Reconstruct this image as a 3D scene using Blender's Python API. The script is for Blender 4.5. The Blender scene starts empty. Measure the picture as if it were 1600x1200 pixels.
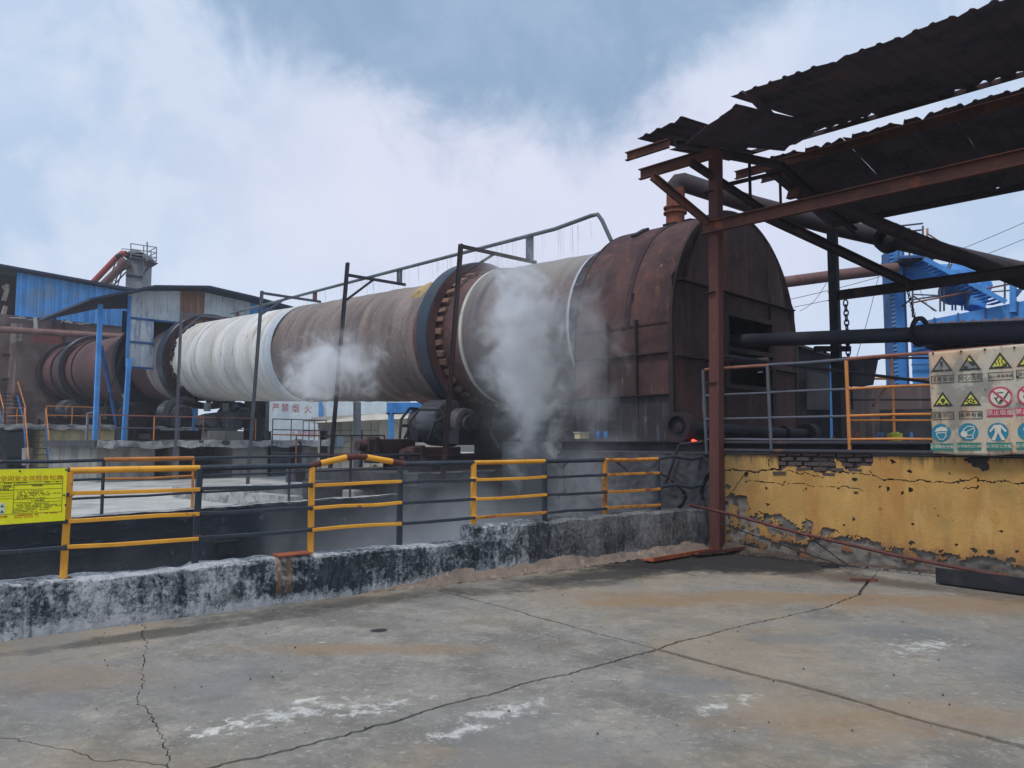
import bpy, bmesh, math, random
from mathutils import Vector, Matrix, noise
random.seed(7)
R_ = math.radians
S = bpy.context.scene
COL = S.collection
# ------------------------------------------------------------------ camera
EYE = Vector((0, 0, 1.65)); FPX = 1180.0; TH = math.atan(90 / FPX)
FW = Vector((0, math.cos(TH), math.sin(TH))); UP = Vector((0, -math.sin(TH), math.cos(TH))); RT = Vector((1, 0, 0))
cam = bpy.data.cameras.new('camera'); cam.sensor_width = 36; cam.lens = 36 * FPX / 1600
cam.clip_start = .05; cam.clip_end = 3000
camo = bpy.data.objects.new('camera', cam); COL.objects.link(camo)
camo.location = EYE; camo.rotation_euler = (math.pi / 2 + TH, 0, 0)
S.camera = camo
# ------------------------------------------------------------------ view, sun
S.view_settings.view_transform = 'Standard'; S.view_settings.look = 'None'
S.view_settings.gamma = 1; S.view_settings.use_curve_mapping = False; S.view_settings.exposure = 0.46
SUN_EL, SUN_AZ = 62, -150           # overcast: high soft sun behind the left shoulder
sl = bpy.data.lights.new('sun', 'SUN'); sl.energy = 1.5; sl.angle = R_(13); sl.color = (1, .96, .9)
slo = bpy.data.objects.new('sun', sl); COL.objects.link(slo)
slo.rotation_euler = (R_(90 - SUN_EL), 0, R_(180 - SUN_AZ)); slo.location = (0, 0, 40)
S.cycles.volume_step_rate = 0.45; S.cycles.volume_max_steps = 192
S.cycles.max_bounces = 8; S.cycles.diffuse_bounces = 3; S.cycles.glossy_bounces = 2; S.cycles.volume_bounces = 3
S.cycles.transparent_max_bounces = 8


# ------------------------------------------------------------------ node helper
class NT:
    def __init__(s, tree):
        s.t = tree; s.n = tree.nodes; s.l = tree.links

    def node(s, typ, **kw):
        n = s.n.new(typ)
        for k, v in kw.items(): setattr(n, k, v)
        return n

    def put(s, sock, v):
        if hasattr(v, 'is_linked') or isinstance(v, bpy.types.NodeSocket): s.l.new(v, sock)
        elif isinstance(v, (tuple, list, Vector)):
            v = tuple(v)
            if sock.type == 'RGBA' and len(v) == 3: v = v + (1,)
            sock.default_value = v
        else:
            sock.default_value = (v, v, v, 1) if sock.type == 'RGBA' else v

    def math(s, op, a, b=0.0, clamp=False):
        n = s.node('ShaderNodeMath', operation=op, use_clamp=clamp); s.put(n.inputs[0], a); s.put(n.inputs[1], b)
        return n.outputs[0]

    def vm(s, op, a, b=(0, 0, 0)):
        n = s.node('ShaderNodeVectorMath', operation=op); s.put(n.inputs[0], a); s.put(n.inputs[1], b)
        return n.outputs['Value'] if op in ('DOT_PRODUCT', 'LENGTH', 'DISTANCE') else n.outputs[0]

    def mix(s, f, a, b, bt='MIX'):
        n = s.node('ShaderNodeMix', data_type='RGBA', blend_type=bt); s.put(n.inputs[0], f)
        s.put(n.inputs[6], a); s.put(n.inputs[7], b)
        return n.outputs[2]

    def noise(s, vec, scale=5, detail=5, rough=.6, dist=0.0, col=False):
        n = s.node('ShaderNodeTexNoise'); s.put(n.inputs['Vector'], vec); n.inputs['Scale'].default_value = scale
        n.inputs['Detail'].default_value = detail; n.inputs['Roughness'].default_value = rough
        n.inputs['Distortion'].default_value = dist
        return n.outputs['Color' if col else 'Fac']

    def voro(s, vec, scale=5, feature='F1'):
        n = s.node('ShaderNodeTexVoronoi', feature=feature); s.put(n.inputs['Vector'], vec); n.inputs['Scale'].default_value = scale
        return n.outputs['Distance']

    def ramp(s, f, lo, hi):
        n = s.node('ShaderNodeMapRange', interpolation_type='SMOOTHSTEP'); s.put(n.inputs[0], f)
        n.inputs[1].default_value = lo; n.inputs[2].default_value = hi
        return n.outputs[0]

    def sep(s, v):
        n = s.node('ShaderNodeSeparateXYZ'); s.put(n.inputs[0], v); return n.outputs

    def scale(s, v, sc):
        return s.vm('MULTIPLY', v, sc)


def c(r, g, b, k=1.0):
    f = lambda v: ((v / 255 + .055) / 1.055) ** 2.4 if v > 10 else v / 255 / 12.92
    return (f(r) * k, f(g) * k, f(b) * k)


# ------------------------------------------------------------------ sky
W = bpy.data.worlds.new('World'); S.world = W; W.use_nodes = True
T = NT(W.node_tree); T.n.clear()
tc = T.node('ShaderNodeTexCoord'); d = T.vm('NORMALIZE', tc.outputs['Generated'])
dx, dy, dz = T.sep(d)
az = T.math('ARCTAN2', dx, dy); el = T.math('ARCSINE', dz)
wn = T.noise(T.vm('ADD', d, (3.1, 1.7, .4)), 3.2, 7, .58, .35); wn2 = T.noise(T.vm('ADD', d, (8.3, 2.2, 5.0)), 7.5, 6, .62, .5)
wn3 = T.noise(T.scale(d, (1, 1, 2.2)), 2.1, 5, .55, .2)
ea = T.math('DIVIDE', T.math('SUBTRACT', az, R_(-1)), R_(30)); ee = T.math('DIVIDE', T.math('SUBTRACT', el, R_(43)), R_(20.5))
rr = T.math('SQRT', T.math('ADD', T.math('MULTIPLY', ea, ea), T.math('MULTIPLY', ee, ee)))
rr = T.math('ADD', rr, T.math('MULTIPLY', T.math('SUBTRACT', wn, .5), .95))
rr = T.math('ADD', rr, T.math('MULTIPLY', T.math('SUBTRACT', wn2, .5), .42))
dark = T.ramp(rr, 1.14, .86)
# the rest of the dome: broad soft cloud, brightest in a band over the works
ba = T.math('DIVIDE', T.math('SUBTRACT', az, R_(2)), R_(26)); be = T.math('DIVIDE', T.math('SUBTRACT', el, R_(19)), R_(11))
br = T.math('SQRT', T.math('ADD', T.math('MULTIPLY', ba, ba), T.math('MULTIPLY', be, be)))
br = T.math('ADD', br, T.math('MULTIPLY', T.math('SUBTRACT', wn, .5), 1.3))
br = T.math('ADD', br, T.math('MULTIPLY', T.math('SUBTRACT', wn2, .5), .5))
bright = T.ramp(br, 1.35, .5)
soft = T.ramp(wn3, .35, .68)
puff = T.ramp(T.math('ADD', T.math('MULTIPLY', wn2, .6), T.math('MULTIPLY', wn, .5)), .5, .66)
cl = T.mix(soft, c(182, 203, 230), c(206, 220, 242))
cl = T.mix(T.math('MULTIPLY', puff, .6), cl, c(223, 230, 246))
cl = T.mix(T.math('MULTIPLY', bright, .75), cl, c(226, 226, 244))
dk = T.mix(T.ramp(wn2, .3, .7), c(145, 170, 200), c(161, 184, 212))
cl = T.mix(dark, cl, dk)
hz = T.ramp(el, R_(6), R_(-1))
cl = T.mix(hz, cl, c(196, 210, 232))
cl10 = T.vm('MULTIPLY', cl, (7.6, 7.6, 7.6))
sky = T.node('ShaderNodeTexSky', sky_type='NISHITA'); sky.sun_disc = False
sky.sun_elevation = R_(SUN_EL); sky.sun_rotation = R_(SUN_AZ)
fin = T.mix(.94, sky.outputs[0], cl10)
bg = T.node('ShaderNodeBackground'); T.put(bg.inputs[0], fin); bg.inputs[1].default_value = .1
T.l.new(bg.outputs[0], T.node('ShaderNodeOutputWorld').inputs[0])

# ------------------------------------------------------------------ placing helpers
def ray(px, py):
    return FW + RT * ((px - 800) / FPX) + UP * ((600 - py) / FPX)

def P(px, py, Y):
    r = ray(px, py); return EYE + r * (Y / r.y)

def G(px, py, z=0.0):
    r = ray(px, py); return EYE + r * ((z - EYE.z) / r.z)

def V(px, py, p, dr):
    n = Vector((dr[1], -dr[0], 0)); r = ray(px, py); p = Vector((p[0], p[1], 0))
    return EYE + r * ((p - Vector((EYE.x, EYE.y, 0))).dot(n) / r.dot(n))

HD = R_(45.32); K0 = Vector((3.9426, 16.25, 4.2414)); SL = .03903
AH = Vector((-math.sin(HD), math.cos(HD), 0)); SH = Vector((math.cos(HD), math.sin(HD), 0))
A = (AH + Vector((0, 0, SL))).normalized(); NN = SH.cross(A).normalized()
if NN.z < 0: NN = -NN
KM = Matrix((( A.x, -SH.x, NN.x, K0.x), (A.y, -SH.y, NN.y, K0.y), (A.z, -SH.z, NN.z, K0.z), (0, 0, 0, 1)))

def K(t, w, h): return K0 + A * t + SH * w + NN * h          # kiln frame (inclined)
def H(t, w, z): q = K0 + AH * t + SH * w; return Vector((q.x, q.y, z))   # same plan directions, level

# ------------------------------------------------------------------ objects
MW = {}
def thing(name, label, cat, loc=(0, 0, 0), group=None, mat=None):
    o = bpy.data.objects.new(name, None); COL.objects.link(o); o.empty_display_size = .2
    m = mat or Matrix.Translation(Vector(loc)); o.matrix_world = m; MW[o] = m.copy()
    o['label'] = label; o['category'] = cat
    if group: o['group'] = group
    return o

def tag(o, label, cat, group=None):
    o['label'] = label; o['category'] = cat
    if group: o['group'] = group
    return o

def kind(o, k): o['kind'] = k; return o

def dup(root, mat, label, group=None):
    r = root.copy(); COL.objects.link(r); r.matrix_world = mat; MW[r] = mat.copy(); r['label'] = label
    if group: r['group'] = group
    for ch in list(root.children):
        cc = ch.copy(); COL.objects.link(cc); cc.parent = r
        for g in ch.children:
            dd = g.copy(); COL.objects.link(dd); dd.parent = cc
    return r


class MB:
    def __init__(s): s.v = []; s.f = []
    def add(s, vs, fs):
        o = len(s.v); s.v += [Vector(v) for v in vs]; s.f += [tuple(i + o for i in f) for f in fs]; return s
    def box(s, cx, size, ex=(1, 0, 0), ey=None, ez=(0, 0, 1)):
        ex = Vector(ex).normalized(); ez = Vector(ez).normalized(); ey = Vector(ey) if ey else ez.cross(ex).normalized()
        cx = Vector(cx); h = [k / 2 for k in size]; vs = []
        for i in (-1, 1):
            for j in (-1, 1):
                for k in (-1, 1): vs.append(cx + ex * (i * h[0]) + ey * (j * h[1]) + ez * (k * h[2]))
        return s.add(vs, [(0, 1, 3, 2), (4, 6, 7, 5), (0, 4, 5, 1), (2, 3, 7, 6), (0, 2, 6, 4), (1, 5, 7, 3)])
    def bar(s, p, q, w, h, up=(0, 0, 1)):
        p, q = Vector(p), Vector(q); d = (q - p); u = Vector(up)
        if abs(d.normalized().dot(u)) > .98: u = Vector((.7, .7, 0))
        sd = d.cross(u).normalized(); uz = sd.cross(d).normalized()
        return s.box((p + q) / 2, (d.length, w, h), d, sd, uz)
    def chan(s, p, q, w, h, t=.012, up=(0, 0, 1), flip=1):
        p, q = Vector(p), Vector(q); d = (q - p).normalized(); u = Vector(up)
        sd = d.cross(u).normalized() * flip; uz = sd.cross(d).normalized() * flip
        s.bar(p, q, t, h, up)
        for k in (-1, 1):
            o = uz * (k * (h / 2 - t / 2)) + sd * (w / 2); s.bar(p + o, q + o, w - t, t, up)
        return s
    def tube(s, pts, r, n=10, cap=True):
        pts = [Vector(p) for p in pts]; rs = r if isinstance(r, (list, tuple)) else [r] * len(pts)
        u = None; vs = []; fs = []
        for i, p in enumerate(pts):
            d = (pts[min(i + 1, len(pts) - 1)] - pts[max(i - 1, 0)]).normalized()
            if u is None: u = d.orthogonal().normalized()
            u = (u - d * u.dot(d)).normalized(); w = d.cross(u)
            for k in range(n):
                a = 2 * math.pi * k / n; vs.append(p + (u * math.cos(a) + w * math.sin(a)) * rs[i])
        for i in range(len(pts) - 1):
            for k in range(n):
                k2 = (k + 1) % n; fs.append((i * n + k, i * n + k2, (i + 1) * n + k2, (i + 1) * n + k))
        if cap:
            fs.append(tuple(range(n - 1, -1, -1))); fs.append(tuple((len(pts) - 1) * n + k for k in range(n)))
        return s.add(vs, fs)
    def lathe(s, prof, o=(0, 0, 0), ax=(1, 0, 0), n=48, a0=0, a1=2 * math.pi, ref=None):
        o = Vector(o); ax = Vector(ax).normalized(); u = Vector(ref).normalized() if ref else ax.orthogonal().normalized(); w = ax.cross(u)
        full = abs(a1 - a0 - 2 * math.pi) < 1e-6; m = n if full else n + 1; vs = []; fs = []
        for x, r in prof:
            for k in range(m):
                a = a0 + (a1 - a0) * k / n; vs.append(o + ax * x + (u * math.cos(a) + w * math.sin(a)) * r)
        for i in range(len(prof) - 1):
            for k in range(n):
                k2 = (k + 1) % m; fs.append((i * m + k, i * m + k2, (i + 1) * m + k2, (i + 1) * m + k))
        return s.add(vs, fs)
    def prism(s, poly, ext):
        poly = [Vector(p) for p in poly]; e = Vector(ext); n = len(poly)
        return s.add(poly + [p + e for p in poly], [tuple(range(n - 1, -1, -1)), tuple(range(n, 2 * n))] + [(i, (i + 1) % n, n + (i + 1) % n, n + i) for i in range(n)])
    def grid(s, fn, nu, nv, keep=None):
        vs = [fn(i / nu, j / nv) for i in range(nu + 1) for j in range(nv + 1)]; fs = []
        for i in range(nu):
            for j in range(nv):
                if keep is None or keep((i + .5) / nu, (j + .5) / nv):
                    fs.append((i * (nv + 1) + j, (i + 1) * (nv + 1) + j, (i + 1) * (nv + 1) + j + 1, i * (nv + 1) + j + 1))
        return s.add(vs, fs)
    def build(s, name, mat, parent=None, smooth=False, bevel=0):
        me = bpy.data.meshes.new(name); v = s.v
        if parent is not None:
            inv = MW[parent].inverted(); v = [inv @ p for p in v]
        me.from_pydata([tuple(p) for p in v], [], s.f); me.materials.append(mat)
        bm = bmesh.new(); bm.from_mesh(me)
        loose = [x for x in bm.verts if not x.link_faces]
        if loose: bmesh.ops.delete(bm, geom=loose, context='VERTS')
        bmesh.ops.recalc_face_normals(bm, faces=bm.faces)
        if bevel: bmesh.ops.bevel(bm, geom=[e for e in bm.edges if len(e.link_faces) == 2 and e.calc_face_angle(0) > .5], offset=bevel, segments=1, affect='EDGES', clamp_overlap=True)
        bm.to_mesh(me); bm.free()
        if smooth:
            me.polygons.foreach_set('use_smooth', [True] * len(me.polygons))
            me.set_sharp_from_angle(angle=R_(38))
        o = bpy.data.objects.new(name, me); COL.objects.link(o)
        if parent is not None: o.parent = parent; MW[o] = MW[parent]
        else: MW[o] = Matrix.Identity(4)
        return o


# ------------------------------------------------------------------ materials
def mat(name, base, spots=(), rough=.75, metal=0, bump=.15, bscale=25, coord='Object', vs=(1, 1, 1), spec=.3, blobs=None):
    """base colour plus layers (colour, scale, lo, hi, stretch, strength[, detail])"""
    m = bpy.data.materials.new(name); m.use_nodes = True
    t = NT(m.node_tree); b = m.node_tree.nodes['Principled BSDF']
    co = t.node('ShaderNodeTexCoord').outputs[coord]
    v = t.scale(co, vs) if vs != (1, 1, 1) else co
    big = t.noise(v, 1.3, 4, .6)
    col = t.mix(t.ramp(big, .3, .7), tuple(x * .86 for x in base), tuple(min(1, x * 1.12) for x in base))
    fine = t.noise(v, bscale * 1.7, 4, .7)
    k = 0
    for L in spots:
        cc, sc, lo, hi, st, am = L[:6]; k += 1
        vv = t.scale(t.vm('ADD', co, (k * 7.3, k * 3.1, k * 5.7)), st)
        nz = t.noise(vv, sc, L[6] if len(L) > 6 else 7, .66, .25)
        col = t.mix(t.math('MULTIPLY', t.ramp(nz, lo, hi), am), col, cc)
    if blobs: col = blobs(t, co, col)
    gr = t.math('ADD', .84, t.math('MULTIPLY', fine, .32))
    col = t.mix(1.0, col, t.node_rgb(gr), 'MULTIPLY') if hasattr(t, 'node_rgb') else t.vm('MULTIPLY', col, gr)
    t.put(b.inputs['Base Color'], col)
    b.inputs['Metallic'].default_value = metal; b.inputs['Specular IOR Level'].default_value = spec
    t.put(b.inputs['Roughness'], t.math('ADD', rough - .12, t.math('MULTIPLY', fine, .24), True))
    if bump:
        bn = t.node('ShaderNodeBump'); bn.inputs['Strength'].default_value = bump; bn.inputs['Distance'].default_value = .02
        t.put(bn.inputs['Height'], t.math('ADD', t.noise(v, bscale, 6, .65), t.math('MULTIPLY', t.noise(v, bscale * .2, 3, .5), 1.2)))
        t.l.new(bn.outputs[0], b.inputs['Normal'])
    return m

UN = (1, 1, 1); DRIP = (3, 3, .35)
RUSTL = c(122, 66, 46); RUSTO = c(150, 82, 45)
M = {}
M['hood'] = mat('rusted_hood_steel', c(78, 54, 52), [(c(50, 35, 39), 1.1, .42, .62, UN, .8), (c(122, 72, 58), 1.7, .54, .74, DRIP, .7), (c(74, 66, 70), 2.2, .55, .75, (4, 4, .4), .6), (c(176, 172, 172), 2.6, .63, .73, (4, 4, .3), .55), (c(124, 80, 60), 5, .57, .72, UN, .5), (c(104, 66, 54), 1.2, .55, .7, DRIP, .6), (c(40, 32, 36), 9, .62, .75, UN, .5)], .8, 0, .4, 6)
M['hoodlow'] = mat('stained_hood_steel', c(60, 56, 60), [(c(130, 136, 140), 2.2, .52, .72, (4, 4, .3), .75), (c(44, 40, 46), 1.2, .45, .65, UN, .8), (c(96, 66, 58), 2, .6, .75, DRIP, .6)], .85, 0, .2, 18)
M['hooddark'] = mat('dark_flange_steel', c(50, 38, 40), [(c(92, 62, 54), 2, .55, .72, UN, .6)], .8, 0, .1, 20)
M['rust'] = mat('rusty_beam', c(100, 62, 52), [(c(72, 46, 44), 2.2, .45, .65, UN, .7), (c(150, 84, 56), 4, .55, .72, UN, .7), (c(150, 140, 135), 3, .72, .8, (4, 4, 1), .6)], .8, 0, .15, 30)
M['rustcol'] = mat('rusty_column', c(90, 53, 48), [(c(74, 44, 44), 1.5, .45, .65, DRIP, .7), (c(140, 82, 58), 3, .56, .72, (3, 3, .6), .7)], .75, 0, .12, 30)
M['rustdk'] = mat('dark_rusty_steel', c(56, 42, 44), [(c(92, 58, 50), 2.5, .5, .68, UN, .7), (c(34, 32, 38), 1.8, .5, .66, UN, .7)], .8, 0, .12, 25)
M['stack'] = mat('rusty_stack', c(122, 70, 54), [(c(92, 54, 48), 3, .45, .65, DRIP, .7), (c(150, 92, 66), 5, .56, .72, UN, .6)], .85, 0, .12, 30)
M['orange'] = mat('orange_rust_plate', c(150, 78, 48), [(c(110, 58, 44), 5, .45, .65, UN, .7), (c(176, 100, 62), 9, .58, .7, UN, .6)], .85, 0, .15, 40)
M['roof'] = mat('old_roof_sheet', c(88, 76, 86), [(c(112, 76, 72), 1.6, .5, .68, UN, .75), (c(54, 48, 58), 1.2, .45, .62, UN, .7), (c(110, 86, 80), 6, .64, .74, UN, .5)], .75, 0, .08, 20)
M['pipe'] = mat('dark_pipe', c(62, 52, 56), [(c(96, 66, 62), 1.4, .5, .7, UN, .7), (c(40, 38, 46), 1.6, .5, .66, UN, .7)], .7, 0, .06, 25)
M['burner'] = mat('burner_pipe_steel', c(58, 58, 68), [(c(84, 78, 84), 1.4, .5, .7, UN, .6), (c(40, 40, 50), 2, .5, .7, UN, .6)], .65, .1, .05, 25)
M['pipebrown'] = mat('brown_pipe', c(112, 84, 80), [(c(86, 62, 62), 1.5, .45, .65, UN, .7)], .75, 0, .08, 20)
M['soot'] = mat('sooty_steel', c(38, 38, 44), [(c(62, 58, 62), 3, .5, .7, UN, .6), (c(84, 58, 48), 4, .64, .76, UN, .6)], .75, 0, .15, 25)
M['machine'] = mat('greasy_machine', c(74, 72, 76), [(c(40, 40, 46), 2.4, .45, .62, UN, .8), (c(112, 106, 104), 5, .56, .72, UN, .6), (c(90, 64, 54), 3, .62, .74, UN, .5)], .65, .1, .15, 25)
M['tyre'] = mat('oiled_tyre_steel', c(42, 54, 68), [(c(30, 36, 48), 1.4, .45, .62, UN, .7), (c(82, 96, 110), 3, .6, .75, (4, .4, .4), .5)], .38, .25, .04, 20, spec=.5)
M['tyreface'] = mat('rust_tyre_face', c(96, 66, 62), [(c(66, 48, 50), 1.6, .46, .64, UN, .8), (c(136, 92, 74), 3, .56, .72, UN, .7)], .75, 0, .15, 25)
M['lug'] = mat('rust_lug', c(126, 98, 84), [(c(84, 58, 52), 3, .48, .66, UN, .8), (c(188, 150, 112), 6, .58, .72, UN, .6)], .8, 0, .2, 30)
M['roller'] = mat('roller_steel', c(84, 86, 92), [(c(48, 46, 50), 2, .46, .64, (.4, 3, 3), .8), (c(120, 120, 124), 4, .6, .74, UN, .4)], .38, .45, .05, 25)
M['blue'] = mat('blue_paint', c(74, 142, 208), [(c(56, 114, 182), 1.1, .45, .65, UN, .6), (c(96, 140, 190), 2.4, .58, .75, DRIP, .5), (c(110, 100, 96), 5, .7, .78, UN, .7)], .6, 0, .05, 20)
M['bluedk'] = mat('dark_blue_paint', c(58, 98, 150), [(c(38, 58, 96), 1.4, .45, .65, UN, .7), (c(90, 112, 140), 3, .62, .76, UN, .5), (c(100, 70, 60), 5, .68, .78, UN, .6)], .6, 0, .05, 25)
M['clad'] = mat('blue_cladding', c(88, 158, 220), [(c(132, 152, 168), .5, .5, .7, (1, 1, .8), .8, 4), (c(44, 108, 180), 1.2, .5, .7, (2, 2, .3), .5), (c(120, 110, 105), 2.5, .66, .78, DRIP, .6)], .6, 0, 0)
M['cladfade'] = mat('faded_cladding', c(198, 204, 208), [(c(86, 122, 170), 1.3, .52, .68, (2, 2, .5), .8), (c(140, 104, 84), 1.1, .58, .72, (2, 2, .5), .85), (c(196, 196, 194), 2, .6, .75, DRIP, .5)], .7, 0, 0)
M['cladrust'] = mat('rusty_cladding', c(146, 110, 92), [(c(170, 152, 140), 2, .5, .7, DRIP, .7)], .8, 0, 0)
M['darkroof'] = mat('shelter_roof_sheet', c(44, 52, 70), [(c(64, 66, 80), 1, .5, .7, UN, .6), (c(86, 66, 64), 2, .66, .78, UN, .6)], .6, 0, .04, 12)
M['yellow'] = mat('yellow_paint', c(226, 160, 48), [(c(204, 138, 40), 3, .5, .7, UN, .6), (c(140, 78, 44), 7, .63, .69, UN, .9), (c(80, 66, 56), 12, .65, .71, UN, .8), (c(176, 120, 50), 2, .55, .7, UN, .5)], .5, 0, .05, 60, spec=.4)
M['yellowold'] = mat('rusty_yellow_paint', c(196, 132, 48), [(c(130, 74, 46), 6, .5, .6, UN, .9), (c(84, 56, 48), 9, .6, .7, UN, .8)], .65, 0, .1, 60)
M['black'] = mat('black_paint', c(46, 54, 64), [(c(66, 72, 80), 4, .5, .7, UN, .6), (c(104, 62, 50), 7, .63, .69, UN, .85), (c(110, 116, 120), 11, .66, .72, UN, .6)], .5, 0, .05, 60, spec=.4)
M['railgrey'] = mat('grey_rail_paint', c(86, 88, 98), [(c(70, 74, 84), 3, .48, .68, UN, .7), (c(120, 76, 60), 6, .64, .74, UN, .7)], .6, 0, .05, 40)
M['railbrown'] = mat('brown_rail', c(140, 92, 78), [(c(96, 66, 62), 4, .48, .66, UN, .7), (c(176, 128, 100), 8, .6, .74, UN, .5)], .7, 0, .1, 40)
M['raildark'] = mat('dark_rail', c(52, 50, 58), [(c(110, 72, 58), 3, .6, .72, UN, .8)], .65, 0, .08, 40)
M['railorange'] = mat('orange_rail', c(196, 128, 66), [(c(150, 96, 66), 4, .5, .68, UN, .7)], .7, 0, .08, 40)
M['concrete'] = mat('weathered_concrete', c(140, 138, 132), [(c(86, 84, 84), 1.0, .45, .65, (1.5, 1.5, .5), .7), (c(176, 174, 168), 1.6, .56, .74, (2, 2, .4), .6), (c(60, 60, 62), 2.4, .6, .75, (4, 4, .3), .75), (c(136, 118, 96), 1.2, .6, .75, UN, .5)], .9, 0, .3, 14)
M['concdark'] = mat('sooty_concrete', c(72, 72, 76), [(c(44, 44, 50), 1.1, .42, .62, UN, .8), (c(116, 116, 118), 2.4, .6, .76, (3, 3, .5), .6), (c(92, 78, 66), 1.6, .62, .76, UN, .4)], .9, 0, .35, 12)
M['pitwall'] = mat('black_wet_concrete', c(42, 46, 54), [(c(26, 30, 37), 1.2, .4, .62, UN, .8), (c(98, 102, 106), 4.5, .63, .69, UN, .7), (c(70, 72, 78), 1.5, .52, .7, (1, 1, 3), .7), (c(112, 114, 116), 2.2, .64, .72, (5, 5, .5), .5)], .75, 0, .5, 9)
M['cap'] = mat('pale_concrete_cap', c(160, 160, 160), [(c(96, 98, 102), 3, .45, .62, UN, .8), (c(190, 188, 186), 5, .55, .7, UN, .6)], .9, 0, .35, 20)
M['cream'] = mat('cream_plaster', c(194, 180, 138), [(c(150, 140, 118), 1, .48, .68, (2, 2, .6), .7), (c(104, 98, 90), 1.6, .6, .75, DRIP, .7)], .9, 0, .1, 12)
M['beige'] = mat('pale_tile_wall', c(196, 192, 176), [(c(150, 146, 136), .9, .5, .7, (2, 2, .5), .6), (c(120, 116, 110), 2, .62, .75, DRIP, .6)], .85, 0, .05, 12)
M['slabc'] = mat('pale_slab', c(186, 182, 172), [(c(140, 136, 130), 1, .5, .7, UN, .6)], .9, 0, .1, 12)
M['brick'] = mat('old_brick', c(88, 74, 72), [(c(50, 48, 54), 5, .45, .62, UN, .85), (c(150, 104, 70), 7, .56, .7, UN, .6)], .95, 0, .5, 30)
M['mortar'] = mat('dark_mortar_core', c(118, 112, 106), [(c(56, 52, 54), 2.2, .5, .64, UN, .8), (c(130, 124, 116), 3, .56, .7, UN, .6), (c(118, 92, 70), 2, .56, .72, UN, .6)], .95, 0, .9, 14)
M['brownwall'] = mat('brown_works_wall', c(112, 94, 90), [(c(84, 64, 62), .5, .45, .62, UN, .8), (c(140, 122, 112), .9, .55, .72, DRIP, .6), (c(70, 62, 66), .7, .55, .72, UN, .7)], .9, 0, .1, 6)
M['redpanel'] = mat('red_brown_panel', c(130, 74, 66), [(c(96, 66, 64), .9, .45, .65, DRIP, .7)], .85, 0, 0)
M['beigepanel'] = mat('dirty_beige_panel', c(164, 152, 138), [(c(120, 104, 96), .9, .45, .65, DRIP, .7)], .85, 0, 0)
M['grey'] = mat('grey_steel', c(126, 128, 132), [(c(98, 98, 104), 1, .48, .68, UN, .6), (c(120, 92, 84), 2, .64, .76, DRIP, .5)], .65, 0, 0)
M['redpipe'] = mat('red_pipe_paint', c(160, 70, 66), [(c(124, 58, 58), 1.4, .48, .68, UN, .6)], .6, 0, 0)
M['white'] = mat('white_board', c(206, 218, 226), [(c(176, 190, 204), .7, .48, .7, UN, .6), (c(150, 156, 160), 1.5, .62, .75, DRIP, .5)], .7, 0, 0)
M['redink'] = mat('red_lettering', c(176, 84, 84), [(c(200, 130, 130), 4, .52, .66, UN, .7)], .8, 0, 0)
M['blackhole'] = mat('dark_doorway', c(36, 38, 46), [], .9, 0, 0)
M['glass'] = mat('pale_blue_notice', c(160, 184, 204), [], .4, 0, 0)
M['rubber'] = mat('black_cable', c(36, 38, 42), [], .7, 0, 0)
M['yellowdrum'] = mat('yellow_drum', c(206, 204, 70), [(c(160, 156, 70), 3, .5, .7, UN, .5)], .5, 0, 0)
def dark_top(t, co, col):  # darkens the colour towards the top
    x, y, z = t.sep(co); k = t.ramp(t.math('ADD', z, t.math('MULTIPLY', t.math('SUBTRACT', t.noise(co, 4, 6, .7), .5), .3)), 1.05, 1.2)
    return t.mix(t.math('MULTIPLY', k, .85), col, c(48, 45, 47))
M['mortar'] = mat('dark_mortar_core', c(116, 110, 104), [(c(56, 52, 54), 2.2, .5, .64, UN, .8), (c(130, 124, 116), 3, .56, .7, UN, .6), (c(118, 92, 70), 2, .56, .72, UN, .6)], .95, 0, .9, 14, blobs=dark_top)
M['rubble'] = mat('dirty_rubble', c(92, 84, 78), [(c(52, 48, 48), 6, .45, .65, UN, .8), (c(140, 120, 100), 9, .58, .72, UN, .6)], .95, 0, .4, 30)
M['water'] = mat('falling_water', c(190, 200, 215), [], .15, 0, 0)

# ================================================================== GROUND
CUR0 = G(0, 1003); CURD = Vector((math.sin(R_(53.3)), math.cos(R_(53.3)), 0)); CURN = Vector((-CURD.y, CURD.x, 0))  # CURN points to the pit
WL0 = G(1400, 890); LW = WL0.dot(SH)                       # platform wall plane, parallel to the kiln
def wall_pt(s, z=0.0, off=0.0): q = WL0 + AH * s + SH * off; return Vector((q.x, q.y, z))
def WV(px, py): return V(px, py, WL0, AH)
def ws(p): return (Vector((p.x, p.y, 0)) - Vector((WL0.x, WL0.y, 0))).dot(AH)
PD = G(698, 768, .42); PD0 = G(120, 808, .42); PDV = (PD - PD0); PDV.z = 0; PDV.normalize(); PDN = Vector((-PDV.y, PDV.x, 0))
CQ = (LW - CUR0.dot(SH)) / CURD.dot(SH)                     # curb meets the wall plane here
CORNER = CUR0 + CURD * CQ

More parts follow.
